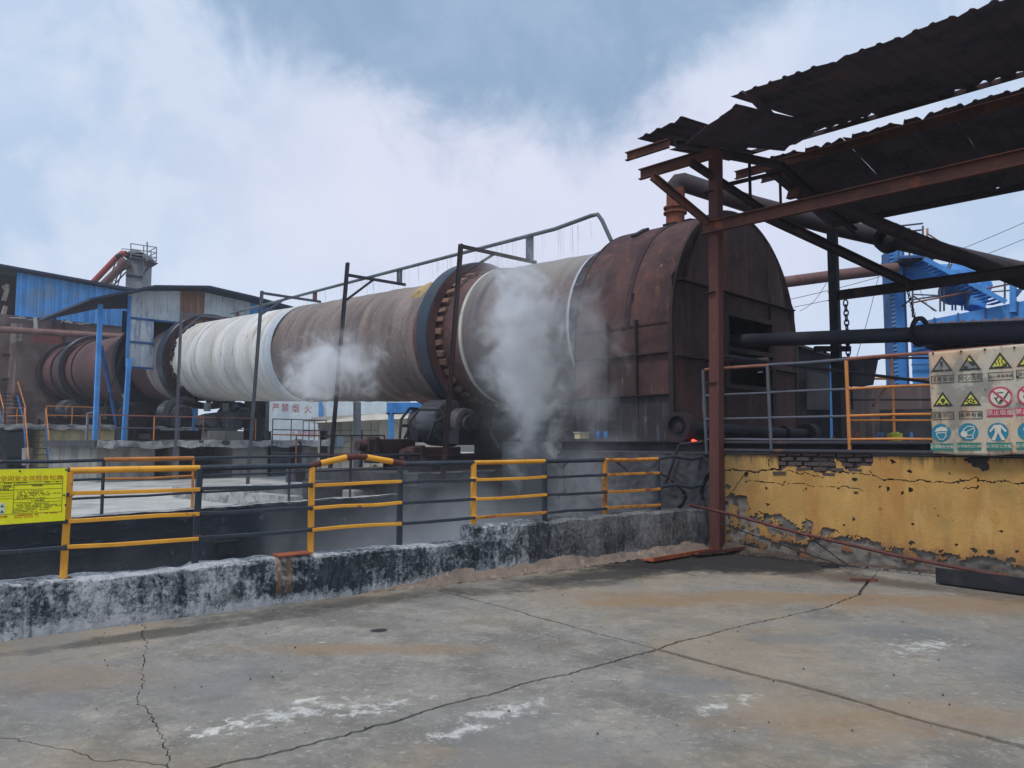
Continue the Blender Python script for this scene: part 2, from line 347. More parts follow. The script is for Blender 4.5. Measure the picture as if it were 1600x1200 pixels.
def conc_blobs(t, co, col):
    x, y, z = t.sep(co)
    n2 = t.noise(t.vm('ADD', co, (5, 9, 0)), 9, 8, .74); n1 = t.math('ADD', t.math('MULTIPLY', t.noise(co, 2.2, 7, .68, .3), .62), t.math('MULTIPLY', n2, .38)); n3 = t.noise(t.vm('ADD', co, (15, 2, 0)), .8, 5, .6)
    def blob(px, py, rx, ry, nz, am, lo, hi, dr=None):
        g = G(px, py); e = dr or RT; f = Vector((-e.y, e.x, 0))
        ux = t.math('ADD', t.math('MULTIPLY', t.math('SUBTRACT', x, g.x), e.x / rx), t.math('MULTIPLY', t.math('SUBTRACT', y, g.y), e.y / rx))
        uy = t.math('ADD', t.math('MULTIPLY', t.math('SUBTRACT', x, g.x), f.x / ry), t.math('MULTIPLY', t.math('SUBTRACT', y, g.y), f.y / ry))
        q = t.math('SQRT', t.math('ADD', t.math('MULTIPLY', ux, ux), t.math('MULTIPLY', uy, uy)))
        return t.ramp(t.math('ADD', t.math('SUBTRACT', 1.0, q), t.math('MULTIPLY', t.math('SUBTRACT', nz, .5), am)), lo, hi)
    # rust and mud washed out from the foot of the wall, and stained puddle marks
    for a in ((1180, 935, 2.8, .6, n1, 2.4, .1, .8, .7), (1000, 942, 1.0, .3, n1, 1.5, .1, .8, .6), (1500, 945, 2.2, .9, n1, 2.4, .1, .9, .65), (1250, 1130, 1.3, .45, n1, 2.6, .2, .9, .4), (1500, 1120, 1.0, .5, n1, 2.6, .2, .9, .4), (560, 1015, 1.6, .3, n1, 2.4, .1, .9, .6), (120, 1060, 1.1, .5, n1, 1.5, .1, .9, .35)):
        col = t.mix(t.math('MULTIPLY', blob(*a[:8]), a[8]), col, c(140, 114, 84))
    col = t.mix(t.math('MULTIPLY', blob(1340, 905, 2.8, .5, n1, 2.6, .0, .8, -AH), .8), col, c(84, 72, 62))
    # soot along the curb and in the corner
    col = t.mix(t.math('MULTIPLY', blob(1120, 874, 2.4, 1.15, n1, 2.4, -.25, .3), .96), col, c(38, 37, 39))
    col = t.mix(t.math('MULTIPLY', blob(960, 896, 2.6, .62, n1, 2.8, -.1, .75, CURD), .85), col, c(42, 40, 41))
    col = t.mix(t.math('MULTIPLY', blob(560, 942, 2.3, .42, n1, 2.8, .0, .9, CURD), .75), col, c(60, 57, 55))
    col = t.mix(t.math('MULTIPLY', blob(250, 990, 1.4, .22, n1, 2.4, .0, .6, CURD), .8), col, c(76, 73, 68))
    col = t.mix(t.math('MULTIPLY', blob(593, 986, .085, .08, n2, .9, .05, .3), .95), col, c(44, 42, 42))
    # worn white lime and paint scuffs
    for a in ((450, 1118, .75, .26, n2, 4.8, .4, 1.15), (600, 1106, .5, .15, n2, 4.8, .42, 1.15), (480, 1095, .16, .05, n2, 2, .4, .7), (790, 1112, .62, .2, n2, 4.8, .42, 1.15), (720, 1142, .42, .14, n2, 4.6, .42, 1.1), (340, 1140, .5, .22, n2, 4.0, .72, 1.02), (502, 1005, .07, .04, n2, 2, .4, .7), (1440, 1010, .9, .4, n2, 4.6, .6, 1.3), (1130, 1100, .6, .2, n2, 4.6, .6, 1.3)):
        col = t.mix(t.math('MULTIPLY', blob(*a, dr=CURD), .66), col, c(204, 203, 198))
    # smoother darker cement repair patches
    for a in ((1400, 990, .8, .35, n3, 1.2, .2, .5), (1250, 1000, .7, .3, n3, 1.4, .2, .5), (1060, 1070, .5, .3, n3, 1.4, .2, .5)):
        col = t.mix(t.math('MULTIPLY', blob(*a), .55), col, c(112, 114, 115))
    sp = t.ramp(t.noise(co, 60, 3, .6), .66, .72)
    return t.mix(t.math('MULTIPLY', sp, .6), col, c(84, 80, 74))

M['yard'] = mat('worn_concrete_slab', c(134, 130, 123), [(c(104, 101, 95), .9, .46, .62, UN, .8), (c(168, 160, 148), 2.2, .52, .70, UN, .55), (c(144, 122, 96), .8, .58, .76, UN, .5), (c(104, 102, 98), 7, .54, .70, UN, .6), (c(184, 180, 174), 16, .6, .72, UN, .5), (c(96, 92, 86), 28, .58, .70, UN, .6), (c(116, 113, 106), 10, .5, .62, UN, .36, 9), (c(172, 166, 156), 19, .53, .64, UN, .34, 9), (c(190, 188, 182), 11, .62, .67, (1, 1.6, 1), .4, 9), (c(150, 134, 112), .38, .46, .62, UN, .6), (c(118, 118, 118), .55, .5, .64, UN, .6), (c(108, 100, 90), 1.6, .56, .7, UN, .5), (c(112, 110, 104), 3.2, .58, .68, (1, 2.5, 1), .6)], .88, 0, .5, 34, blobs=conc_blobs)
M['gap'] = mat('mossy_joint_soil', c(58, 56, 46), [(c(72, 78, 46), 6, .5, .66, UN, .6), (c(36, 34, 32), 12, .5, .7, UN, .8)], .95, 0, .5, 30)
M['farground'] = mat('pale_far_concrete', c(170, 170, 166), [(c(120, 120, 118), .4, .46, .66, UN, .7), (c(96, 94, 92), 1.2, .56, .74, UN, .6), (c(196, 194, 188), .8, .56, .74, UN, .5)], .9, 0, .1, 6)

# pit outline in plan: A,B along the curb; C,D along the far pit wall
pitA = CUR0 + CURD * -14 + CURN * .3; pitB = CORNER + CURN * .3
_pd = lambda t: PD0 + PDV * t
pw = (LW + 4.2 - PD0.dot(SH)) / PDV.dot(SH)
LEFTE = ws(WV(872, 760)); pitE = wall_pt(LEFTE, 0, .0); pitF = wall_pt(LEFTE, 0, 4.2)
pitC = _pd(pw); pitD = _pd(-16)
def flat(p, z): return (p.x, p.y, z)
gz = -.07
m = MB(); far = 900
oc = [(-far, -60, gz), (far, -60, gz), (far, far, gz), (-far, far, gz)]
pit = [flat(q_, gz) for q_ in (pitA, pitB, pitE, pitF, pitC, pitD)]
m.add(oc + pit, [(0, 1, 5, 4), (1, 6, 5), (1, 7, 6), (1, 2, 8, 7), (2, 3, 9, 8), (3, 0, 4, 9)])
kind(m.build('ground', M['gap']), 'structure')
ground = bpy.data.objects['ground']
m = MB(); m.add([flat(p, -1.6) for p in (pitA, pitB, pitE, pitF, pitC, pitD)], [(0, 1, 2, 5), (2, 3, 4, 5)])
kind(m.build('pit_floor', M['pitwall']), 'structure')
# far yard behind the pit
m = MB(); q0 = _pd(-30) + PDN * .3; q1 = _pd(pw) + PDN * .3
m.add([flat(q0, .12), flat(q1, .12), flat(q1 + SH * 60, .12), flat(q1 + SH * 60 + AH * 120, .12), flat(q0 + AH * 120, .12)], [(0, 1, 2, 3, 4)])
kind(m.build('far_yard', M['farground']), 'structure')

# ---- yard slabs, cut along the joints and cracks seen in the photograph
def extend(L, a, b):
    L = list(L)
    if a: L.insert(0, L[0] + (L[0] - L[1]).normalized() * a)
    if b: L.append(L[-1] + (L[-1] - L[-2]).normalized() * b)
    return L

def jitter(L, step, amp, seed):
    out = [L[0]]
    for p, q in zip(L, L[1:]):
        n = max(1, int((q - p).length / step)); nr = Vector((-(q - p).y, (q - p).x, 0)).normalized()
        for i in range(1, n + 1):
            r = p.lerp(q, i / n) if i < n else q.copy(); w = noise.noise(Vector((r.x * 3.1, r.y * 3.1, seed))) + .6 * noise.noise(Vector((r.x * 14, r.y * 14, seed + 3))) + .35 * noise.noise(Vector((r.x * 45, r.y * 45, seed + 5)))
            out.append(r + nr * (w * amp))
    return out

def seg_x(p, q, a, b):
    r = q - p; s_ = b - a; den = r.x * s_.y - r.y * s_.x
    if abs(den) < 1e-12: return None
    t_ = ((a.x - p.x) * s_.y - (a.y - p.y) * s_.x) / den; u_ = ((a.x - p.x) * r.y - (a.y - p.y) * r.x) / den
    return (t_, u_) if 0 <= t_ < 1 and 0 <= u_ < 1 else None

def inside(p, pl):
    r = False; j = len(pl) - 1
    for i in range(len(pl)):
        if (pl[i].y > p.y) != (pl[j].y > p.y) and p.x < (pl[j].x - pl[i].x) * (p.y - pl[i].y) / (pl[j].y - pl[i].y) + pl[i].x: r = not r
        j = i
    return r

def split(poly, line):
    hits = []
    for i in range(len(line) - 1):
        for j in range(len(poly)):
            h = seg_x(line[i], line[i + 1], poly[j], poly[(j + 1) % len(poly)])
            if h: hits.append((i + h[0], j + h[1], line[i].lerp(line[i + 1], h[0])))
    hits.sort(key=lambda k: k[0])
    best = None
    for ha, hb in zip(hits, hits[1:]):
        md = [line[k] for k in range(int(ha[0]) + 1, int(hb[0]) + 1)]
        pt = md[len(md) // 2] if md else ha[2].lerp(hb[2], .5); ln_ = (hb[2] - ha[2]).length
        if ln_ > .3 and inside(pt, poly) and (best is None or ln_ > best[0]): best = (ln_, ha, hb)
    if best is None: return [poly]
    h0, h1 = best[1:]
    mid = [line[k] for k in range(int(h0[0]) + 1, int(h1[0]) + 1)]; n = len(poly)
    def walk(j0, j1):
        r = []; k = (int(j0) + 1) % n; end = (int(j1) + 1) % n
        if int(j0) == int(j1) and j1 > j0: return r
        while k != end: r.append(poly[k]); k = (k + 1) % n
        return r
    return [[h0[2]] + mid + [h1[2]] + walk(h1[1], h0[1]), [h1[2]] + mid[::-1] + [h0[2]] + walk(h0[1], h1[1])]

yard_poly = [CUR0 + CURD * -9, CORNER + CURD * .15, wall_pt(-16, 0, .05), Vector((14, -12, 0)), Vector((-15, -12, 0))]
gl = lambda pts: [G(*p) for p in pts]
J1 = jitter(extend(gl([(690, 925), (800, 953), (900, 982), (1020, 1013), (1150, 1048), (1300, 1085), (1450, 1130), (1600, 1168)]), 3, 25), .05, .016, 1)
J2 = jitter(extend(gl([(1365, 900), (1340, 930), (1290, 950), (1210, 968), (1120, 988), (930, 1043), (800, 1075), (600, 1130), (480, 1165), (360, 1195)]), 3, 25), .03, .034, 2)
KR1 = jitter(extend(gl([(225, 975), (228, 1020), (222, 1050), (220, 1090), (232, 1115), (250, 1140), (262, 1175), (256, 1235)]), 1.2, 6), .025, .04, 3)
KR2 = jitter(extend(gl([(0, 1152), (50, 1162), (110, 1174), (150, 1188), (200, 1188), (270, 1197)]), 9, 0), .03, .035, 4)
KR3 = jitter(extend(gl([(1600, 1163), (1560, 1205)]), .5, 12), .05, .02, 5)
polys = [yard_poly]
for ln in (J1, J2, KR1, KR2, KR3):
    nx = []
    for p in polys: nx += split(p, ln)
    polys = nx

from mathutils.geometry import delaunay_2d_cdt
JN = gl([(1020, 1013)])[0]
def ldist(p, L): return min(((p - (a_ + (b_ - a_) * max(0, min(1, (p - a_).dot(b_ - a_) / (b_ - a_).length_squared)))).length) for a_, b_ in L)
J1c = gl([(690, 925), (800, 953), (900, 982), (1020, 1013), (1150, 1048), (1300, 1085), (1450, 1130), (1600, 1168)]); J2c = gl([(1365, 900), (1340, 930), (1290, 950), (1210, 968), (1120, 988), (930, 1043), (800, 1075), (600, 1130), (480, 1165), (360, 1195)])
J1s = list(zip(J1c, J1c[1:])); J2s = list(zip(J2c, J2c[1:]))
def inset(poly, gname):
    n = len(poly); ar = sum(poly[i].x * poly[(i + 1) % n].y - poly[(i + 1) % n].x * poly[i].y for i in range(n))
    sgn = 1 if ar > 0 else -1; out = []
    for i in range(n):
        b = poly[i]; e = poly[(i + 2) % n] - poly[i - 2]
        if e.length < 1e-6: e = poly[(i + 1) % n] - poly[i - 1]
        nr = Vector((-e.y, e.x, 0)).normalized() * sgn
        base = .004
        if ldist(b, J1s) < .1: base = .017
        elif ldist(b, J2s) < .12: base = .015 if b.x > JN.x else .006
        g = base * (1 + .5 * noise.noise(Vector((b.x * 2.3, b.y * 2.3, 9))) + .55 * noise.noise(Vector((b.x * 17, b.y * 17, 2))))
        out.append(b + nr * g)
    return out
for i, pl in enumerate(polys):
    pi = inset(pl, i); z0 = (i % 3) * .003; n = len(pi)
    vs, es, fs, _, _, _ = delaunay_2d_cdt([p.to_2d() for p in pi], [], [list(range(n))], 1, 1e-5)
    k = len(vs); mm = MB()
    mm.add([(v.x, v.y, z0) for v in vs] + [(p.x, p.y, z) for z in (z0, -.065) for p in pi], [tuple(f) for f in fs] + [(k + j, k + (j + 1) % n, k + n + (j + 1) % n, k + n + j) for j in range(n)])
    o = mm.build('concrete_slab', M['yard'], None); o.parent = ground; o['kind'] = 'structure'

# ================================================================== CURB
def rough(p, amp, f=6.0, seed=0): return p + Vector((noise.noise(Vector((p.x * f, p.y * f, p.z * f + seed))), noise.noise(Vector((p.x * f + 9, p.y * f, p.z * f + seed))), noise.noise(Vector((p.x * f, p.y * f + 7, p.z * f + seed))))) * amp

def curb_blobs(t, co, col):
    x, y, z = t.sep(co)
    n = t.noise(co, 2.6, 8, .72, .4); n2 = t.noise(t.vm('ADD', co, (4, 4, 4)), 7, 7, .72, .3); n3 = t.noise(t.scale(co, (1, 1, .4)), 14, 5, .7)
    s_ = t.math('ADD', t.math('MULTIPLY', x, CURD.x), t.math('MULTIPLY', y, CURD.y)); base = CUR0.dot(CURD)
    right = t.ramp(s_, base + 5.0, base + 6.6)
    pale = t.mix(right, c(176, 178, 182), c(126, 126, 126)); dk = t.mix(t.ramp(n3, .4, .65), t.mix(right, c(34, 41, 48), c(50, 52, 56)), t.mix(right, c(66, 74, 80), c(88, 88, 90)))
    nL = t.noise(t.vm('ADD', co, (2, 8, 1)), 1.1, 4, .6, .5); nF = t.noise(t.vm('ADD', co, (12, 3, 7)), 24, 6, .75, .2); nD = t.noise(t.scale(co, (7, 7, .7)), 2.2, 6, .7)
    lowb = t.math('MULTIPLY', t.ramp(z, .16, .03), .10); hib = t.math('MULTIPLY', t.ramp(z, .41, .46), t.math('SUBTRACT', .06, t.math('MULTIPLY', right, .05)))
    f = t.math('ADD', t.math('MULTIPLY', nL, .42), t.math('ADD', t.math('MULTIPLY', n, .34), t.math('MULTIPLY', n2, .24)))
    f = t.math('ADD', f, t.math('ADD', t.math('MULTIPLY', t.math('SUBTRACT', nF, .5), .46), t.math('MULTIPLY', t.math('SUBTRACT', nD, .5), .22)))
    f = t.math('ADD', f, t.math('ADD', lowb, hib))
    midc = t.mix(right, c(112, 118, 122), c(96, 96, 98)); pale = t.mix(t.ramp(n3, .38, .62), t.vm('MULTIPLY', pale, (.72, .72, .72)), pale)
    col = t.mix(t.ramp(f, .492, .512), dk, midc); col = t.mix(t.ramp(f, .548, .578), col, pale)
    col = t.mix(t.math('MULTIPLY', t.ramp(nD, .58, .72), .5), col, c(70, 74, 70))
    col = t.mix(t.math('MULTIPLY', t.ramp(t.noise(co, 3.1, 5, .6), .6, .75), .35), col, c(74, 86, 74))
    # rust run under the steel plate
    for px in (437, 452):
        g = V(px, 890, CUR0, CURD); s0 = g.dot(CURD)
        wgt = t.math('ABSOLUTE', t.math('ADD', t.math('SUBTRACT', s_, s0), t.math('MULTIPLY', t.math('SUBTRACT', n3, .5), .06)))
        col = t.mix(t.math('MULTIPLY', t.math('MULTIPLY', t.ramp(wgt, .045, .012), t.ramp(z, .02, .3)), .62), col, c(146, 108, 64))
    return col
M['curb'] = mat('peeling_black_and_white_curb', (.3, .3, .3), [], .9, 0, .6, 18, blobs=curb_blobs)
M['footing'] = mat('rough_mortar_fillet', c(134, 118, 106), [(c(104, 96, 90), 5, .45, .65, UN, .7), (c(176, 160, 146), 10, .55, .7, UN, .6), (c(62, 58, 56), 3, .6, .74, UN, .8)], .95, 0, 1.0, 40)
STEP = (V(742, 850, CUR0, CURD) - CUR0).dot(CURD)
curb = thing('curb_wall', 'low concrete curb with peeling black and white paint edging the steaming pit', 'low wall')
def curb_piece(q0, q1, h, th, name, seed):
    prof = [(0, -.05), (.0, .12), (.005, .26), (.012, h - .025), (.04, h), (th * .5, h + .004), (th - .03, h), (th, h - .03), (th, -.3), (th, -1.5)]
    n = int((q1 - q0) / .035); mm = MB(); vs = []; fs = []; k = len(prof)
    for i in range(n + 1):
        q = q0 + (q1 - q0) * i / n
        for a, z in prof:
            p = CUR0 + CURD * q + CURN * a + Vector((0, 0, z)); p = rough(rough(p, .010, 9, seed), .034, 1.6, seed); 
            if z > h - .03: p.z += .03 * noise.noise(Vector((q * 2.2, a * 3, seed))) - .05 * max(0, noise.noise(Vector((q * 3.1, 5, seed))) - .25)
            vs.append(p)
    for i in range(n):
        for j in range(k - 1): fs.append((i * k + j, i * k + j + 1, (i + 1) * k + j + 1, (i + 1) * k + j))
    fs.append(tuple(range(k))); fs.append(tuple(n * k + j for j in range(k - 1, -1, -1)))
    mm.add(vs, fs); return mm.build(name, M['curb'], curb, True)
curb_piece(-9, STEP - .004, .455, .36, 'low_section', 1)
curb_piece(STEP, CQ + .02, .625, .36, 'raised_section', 2)
mm = MB(); q0 = (V(540, 900, CUR0, CURD) - CUR0).dot(CURD); vs = []; fs = []; n = 170
for i in range(n + 1):
    q = q0 + (CQ - .15 - q0) * i / n; e = min(1, (i / n) * 4 + .05) * (.75 + .35 * noise.noise(Vector((q * 1.7, 3, 1))))
    for j in range(7):
        u = j / 6; p = CUR0 + CURD * q + CURN * (.025 - .2 * e * u) + Vector((0, 0, .005 + .2 * e * (1 - u) ** 1.25)); vs.append(rough(rough(p, .014, 11, 5), .016, 30, 6))
for i in range(n):
    for j in range(6): fs.append((i * 7 + j, i * 7 + j + 1, (i + 1) * 7 + j + 1, (i + 1) * 7 + j))
mm.add(vs, fs).build('mortar_footing', M['footing'], curb, True)

# ---- black inner wall on the far side of the pit
pw_t = thing('retaining_wall', 'black stained concrete wall on the far side of the pit below the second railing', 'wall')
def pitwall(u, v):
    t_ = -16 + (pw + 16) * u; p = _pd(t_) + Vector((0, 0, 0)); p.z = -1.6 + 2.02 * v
    return rough(rough(p, .03, 1.4, 3), .012, 8, 4)
MB().grid(pitwall, 300, 30).build('wall_face', M['pitwall'], pw_t, True)
def pitcap(u, v):
    t_ = -16 + (pw + 16) * u; w = .0 + .32 * v; p = _pd(t_) + PDN * w; p.z = .425 + (0 if .1 < v < .9 else -.03)
    return rough(rough(p, .03, 1.4, 3), .015, 7, 4)
MB().grid(pitcap, 300, 6).build('wall_cap', M['cap'], pw_t, True)
m = MB(); b_ = V(350, 848, _pd(0), PDV) - PDN * .02; m.box(b_ + Vector((0, 0, -.1)), (.3, .2, .22), PDV); m.bar(b_ + Vector((0, 0, .03)) - PDV * .24, b_ + Vector((0, 0, .03)) + PDV * .24, .22, .03)
m.bar(b_ + PDV * .22 - PDN * .08, b_ + PDV * .26 - PDN * .08 + Vector((0, 0, .12)), .03, .03)
m.build('pipe_bracket', M['soot'], pw_t)

# ================================================================== PLATFORM AND YELLOW WALL
PZ = 1.47
plat = thing('burner_platform', 'raised platform with peeling yellow wall and cracked grey end under the rusty hood', 'platform')
TOPR = -9.0; CS = ws(V(1122, 800, WL0, AH))
q = [wall_pt(LEFTE, 0, .06), wall_pt(TOPR, 0, .06), wall_pt(TOPR, 0, 9), wall_pt(LEFTE, 0, 9)]
m = MB(); m.prism([Vector((p.x, p.y, PZ - .12)) for p in q], (0, 0, .12)); m.build('deck_slab', M['concdark'], plat)
def core(u, v):
    s_ = CS + (TOPR - CS) * u; p = wall_pt(s_, -.1 + (PZ + .07) * v, .03)
    return rough(rough(p, .03, 3.5, 8), .02, 14, 9)
MB().grid(core, 330, 60).build('wall_core', M['mortar'], plat, True)
def greyend(u, v):
    s_ = CS + (LEFTE - CS) * u; p = wall_pt(s_, -1.6 + (PZ + 1.57) * v, 0.0)
    cr = abs(noise.noise(Vector((s_ * 1.2, p.z * 1.6, 4.2)))); p += SH * (.07 if cr < .02 else 0)
    return rough(rough(p, .07, 1.6, 8), .02, 10, 9)
MB().grid(greyend, 170, 170).build('grey_end_wall', M['concdark'], plat, True)
MB().grid(lambda u, v: rough(wall_pt(LEFTE, -1.6 + (PZ + 1.57) * v, .0 + 4.6 * u), .05, 1.6, 8), 60, 40).build('back_end_wall', M['pitwall'], plat, True)

# plaster skin, real thickness, with holes where it has fallen off
def c1(pts): return [(CS - ws(WV(x / 3.2 + 1100, y / 3.2 + 660)), WV(x / 3.2 + 1100, y / 3.2 + 660).z) for x, y in pts]
def dseg(p, a, b):
    ax, ay = b[0] - a[0], b[1] - a[1]; L2 = ax * ax + ay * ay or 1e-9
    t_ = max(0, min(1, ((p[0] - a[0]) * ax + (p[1] - a[1]) * ay) / L2)); return math.hypot(p[0] - a[0] - t_ * ax, p[1] - a[1] - t_ * ay)
def inpoly(p, pl):
    r = False; j = len(pl) - 1
    for i in range(len(pl)):
        if (pl[i][1] > p[1]) != (pl[j][1] > p[1]) and p[0] < (pl[j][0] - pl[i][0]) * (p[1] - pl[i][1]) / (pl[j][1] - pl[i][1]) + pl[i][0]: r = not r
        j = i
    return r
def pdist(p, pl):
    dd = min(dseg(p, pl[i - 1], pl[i]) for i in range(len(pl))); return -dd if inpoly(p, pl) else dd
cracks = [(c1([(20, 226), (80, 232), (150, 238), (215, 244), (280, 250), (330, 228), (372, 240)]), .016), (c1([(830, 236), (845, 262), (900, 285), (1000, 290), (1100, 292), (1250, 299), (1360, 280), (1370, 298), (1600, 302), (1900, 312)]), .011),
          (c1([(200, 292), (350, 303), (450, 308), (560, 318), (690, 325), (800, 335)]), .007), (c1([(1365, 282), (1372, 325), (1300, 328)]), .009), (c1([(660, 245), (840, 262)]), .009), (c1([(372, 240), (470, 250), (600, 275)]), .008), (c1([(310, 150), (330, 228)]), .007), (c1([(215, 244), (150, 330), (90, 400)]), .01)]
bh = c1([(372, 168), (520, 150), (650, 140), (835, 150), (845, 200), (770, 228), (700, 234), (690, 190), (655, 178), (662, 246), (560, 240), (440, 212), (378, 236)])
dh = c1([(1298, 184), (1420, 172), (1418, 222), (1388, 240), (1335, 218)])
lh = c1([(20, 372), (100, 372), (150, 345), (205, 370), (228, 425), (330, 462), (382, 455), (430, 490), (500, 472), (545, 500), (540, 560), (470, 600), (20, 520)])
low = c1([(20, 505), (420, 600), (560, 578), (600, 520), (690, 545), (790, 572), (960, 622), (1160, 652), (1400, 668), (1620, 720), (2300, 800), (2300, 1200), (-60, 900), (-60, 600)])
chips = [(755, 288, .035), (760, 356, .03), (1035, 345, .04), (990, 352, .03), (925, 340, .03), (880, 320, .02), (1280, 290, .03), (945, 195, .03), (1035, 245, .03), (1225, 255, .02), (880, 430, .02), (745, 490, .025), (1150, 430, .018), (1050, 515, .02), (1040, 605, .04), (320, 410, .035), (310, 330, .025), (1490, 550, .02), (830, 600, .03), (1095, 645, .03), (700, 510, .02), (1530, 690, .05), (1440, 650, .04), (510, 340, .018), (400, 292, .018), (1560, 640, .025), (1190, 640, .03), (1270, 620, .02), (1350, 640, .035), (240, 520, .05), (120, 320, .05), (210, 262, .05)]
chips = [(c1([(x, y)])[0], r) for x, y, r in chips]
UM = CS - TOPR; VM0 = .0; VM1 = PZ - .015
def holes(u, v):
    p = (u * UM, VM0 + (VM1 - VM0) * v); a = noise.noise(Vector((p[0] * 9, p[1] * 9, 1))); b2 = noise.noise(Vector((p[0] * 28, p[1] * 28, 2))); w = (p[0] + .03 * a + .012 * b2, p[1] + .03 * noise.noise(Vector((p[0] * 9, p[1] * 9, 6))) + .012 * b2)
    for pl, r in cracks:
        for i in range(len(pl) - 1):
            if dseg(w, pl[i], pl[i + 1]) < r * (.75 + .6 * b2): return False
    for pl in (bh, dh):
        if pdist(w, pl) < .01: return False
    if pdist(w, lh) < .0 and noise.noise(Vector((p[0] * 6, p[1] * 6, 21))) + .4 * b2 > -.16: return False
    dl = pdist(w, low)
    if dl < .0 and noise.noise(Vector((p[0] * 5, p[1] * 9, 11))) + .4 * b2 > -.12 + dl * 1.5 + .05: return False
    if p[0] < .16 and a + p[0] * 5 < .1: return False
    for (cx, cy), r in chips:
        if math.hypot(w[0] - cx, (w[1] - cy) * 1.3) < r * (.9 + .5 * b2): return False
    if a + .5 * b2 > .86 + .1 * min(1, v * 2) : return False
    return True
def plaster_blobs(t, co, col):
    x, y, z = t.sep(co); n = t.noise(co, 3, 7, .68, .3); n2 = t.noise(t.scale(co, (4, 4, .6)), 3, 6, .65); n3 = t.noise(co, 26, 5, .7)
    k = t.ramp(t.math('ADD', t.math('SUBTRACT', .62, z), t.math('MULTIPLY', t.math('SUBTRACT', n2, .5), .9)), .05, .45)
    col = t.mix(t.math('MULTIPLY', k, .6), col, c(150, 102, 66))
    k = t.ramp(t.math('ADD', t.math('SUBTRACT', .34, z), t.math('MULTIPLY', t.math('SUBTRACT', n, .5), .5)), .0, .2)
    col = t.mix(t.math('MULTIPLY', k, .8), col, c(104, 74, 58))
    k = t.ramp(t.math('ADD', t.math('SUBTRACT', z, 1.38), t.math('MULTIPLY', t.math('SUBTRACT', n2, .5), .7)), -.05, .16)
    col = t.mix(t.math('MULTIPLY', k, .85), col, c(66, 54, 44))
    s_ = t.math('ADD', t.math('MULTIPLY', x, AH.x), t.math('MULTIPLY', y, AH.y)); e0 = wall_pt(CS).dot(AH)
    k = t.ramp(t.math('ADD', t.math('SUBTRACT', s_, e0 - .75), t.math('MULTIPLY', t.math('SUBTRACT', n, .5), 1.0)), -.2, .6)
    col = t.mix(t.math('MULTIPLY', k, .65), col, c(92, 82, 60))
    return t.mix(t.math('MULTIPLY', t.ramp(n3, .64, .7), .6), col, c(96, 74, 46))
M['plaster'] = mat('peeling_yellow_plaster', c(182, 142, 80), [(c(170, 120, 62), 1.2, .46, .66, (2, 2, .5), .7), (c(202, 168, 110), 1.6, .52, .70, (2, 2, .5), .7), (c(150, 126, 76), 1.0, .54, .72, UN, .7), (c(120, 84, 56), 9, .62, .74, UN, .5), (c(140, 88, 50), 3.4, .64, .76, (4, 4, .3), .6)], .85, 0, .35, 26, blobs=plaster_blobs)
mm = MB(); mm.grid(lambda u, v: (lambda p: rough(p, .012, 2.2, 3) + SH * (-.0))(wall_pt(CS - u * UM, VM0 + (VM1 - VM0) * v, -.006)), 610, 118, lambda u, v: holes(u, v))
pl_o = mm.build('plaster_skin', M['plaster'], plat)
so = pl_o.modifiers.new('thick', 'SOLIDIFY'); so.thickness = .022; so.offset = 1 if pl_o.data.polygons[0].normal.dot(SH) > 0 else -1
# exposed bricks where the plaster is off
bm_ = MB().box((0, 0, 0), (.2, .1, .055)); bmesh_me = None
def brick(x, z, dep):
    global bmesh_me
    if bmesh_me is None:
        o = MB().box((0, 0, 0), (.215, .09, .054)).build('brick', M['brick'], None, bevel=.006); bmesh_me = o.data
    else: o = bpy.data.objects.new('brick', bmesh_me); COL.objects.link(o)
    p = wall_pt(CS - x, z, dep); o.matrix_world = Matrix.Translation(p) @ Matrix(((-AH.x, SH.x, 0), (-AH.y, SH.y, 0), (0, 0, 1))).to_4x4() @ Matrix.Rotation(random.uniform(-.03, .03), 4, 'Z') @ Matrix.Rotation(random.uniform(-.05, .05), 4, 'Y') @ Matrix.Diagonal((random.uniform(.8, 1.02), 1, random.uniform(.75, 1.0), 1))
    o.parent = plat
for r in range(6):
    z = 1.13 + r * .068
    for k in range(9):
        x = c1([(372, 200)])[0][0] - .1 + k * .235 + (r % 2) * .115
        if pdist((x, z), bh) < .05 and random.random() < .9: brick(x, z, .036 + random.uniform(-.02, .022))
m = MB()  # steel edging along the platform top
for zz, rr, oo in ((PZ + .045, .032, -.02), (PZ + .165, .03, .03)):
    m.tube([wall_pt(CS + .1, zz, oo), wall_pt(-3, zz - .01, oo), wall_pt(TOPR, zz, oo)], rr, 10)
m.build('edge_pipe', M['raildark'], plat, True)
m = MB(); m.chan(wall_pt(LEFTE, PZ + .1, .12), wall_pt(TOPR, PZ + .09, .12), .08, .16); m.build('edge_channel', M['soot'], plat)
m = MB(); e = [WV(1105, 690), WV(1070, 694), WV(1066, 700), WV(1050, 745), WV(1046, 752)]; m.tube([p - SH * .12 for p in e], .022, 8)
m.build('bent_angle', M['rustdk'], plat)

# ================================================================== PIERS, DECKS
def ringrail(name, label, path, h, mats, rails=2, step=1.3, r=.024, grp=None, post_mat=None, cat='railing'):
    t_ = thing(name, label, cat, path[0], grp); k = 0
    for a, b in zip(path, path[1:]):
        L = (b - a).length; n = max(1, round(L / step))
        for i in range(n + (1 if b is path[-1] or (b - path[-1]).length < 1e-6 else 0)):
            p = a.lerp(b, i / n); MB().tube([p, p + Vector((0, 0, h))], r, 6).build('post', (post_mat or mats)[k % len(post_mat or mats)], t_, True); k += 1
        for j in range(rails):
            z = Vector((0, 0, h * (j + 1) / rails)); MB().tube([a + z, b + z], r * .9, 6).build('rail', mats[(k + j) % len(mats)], t_, True)
    return t_

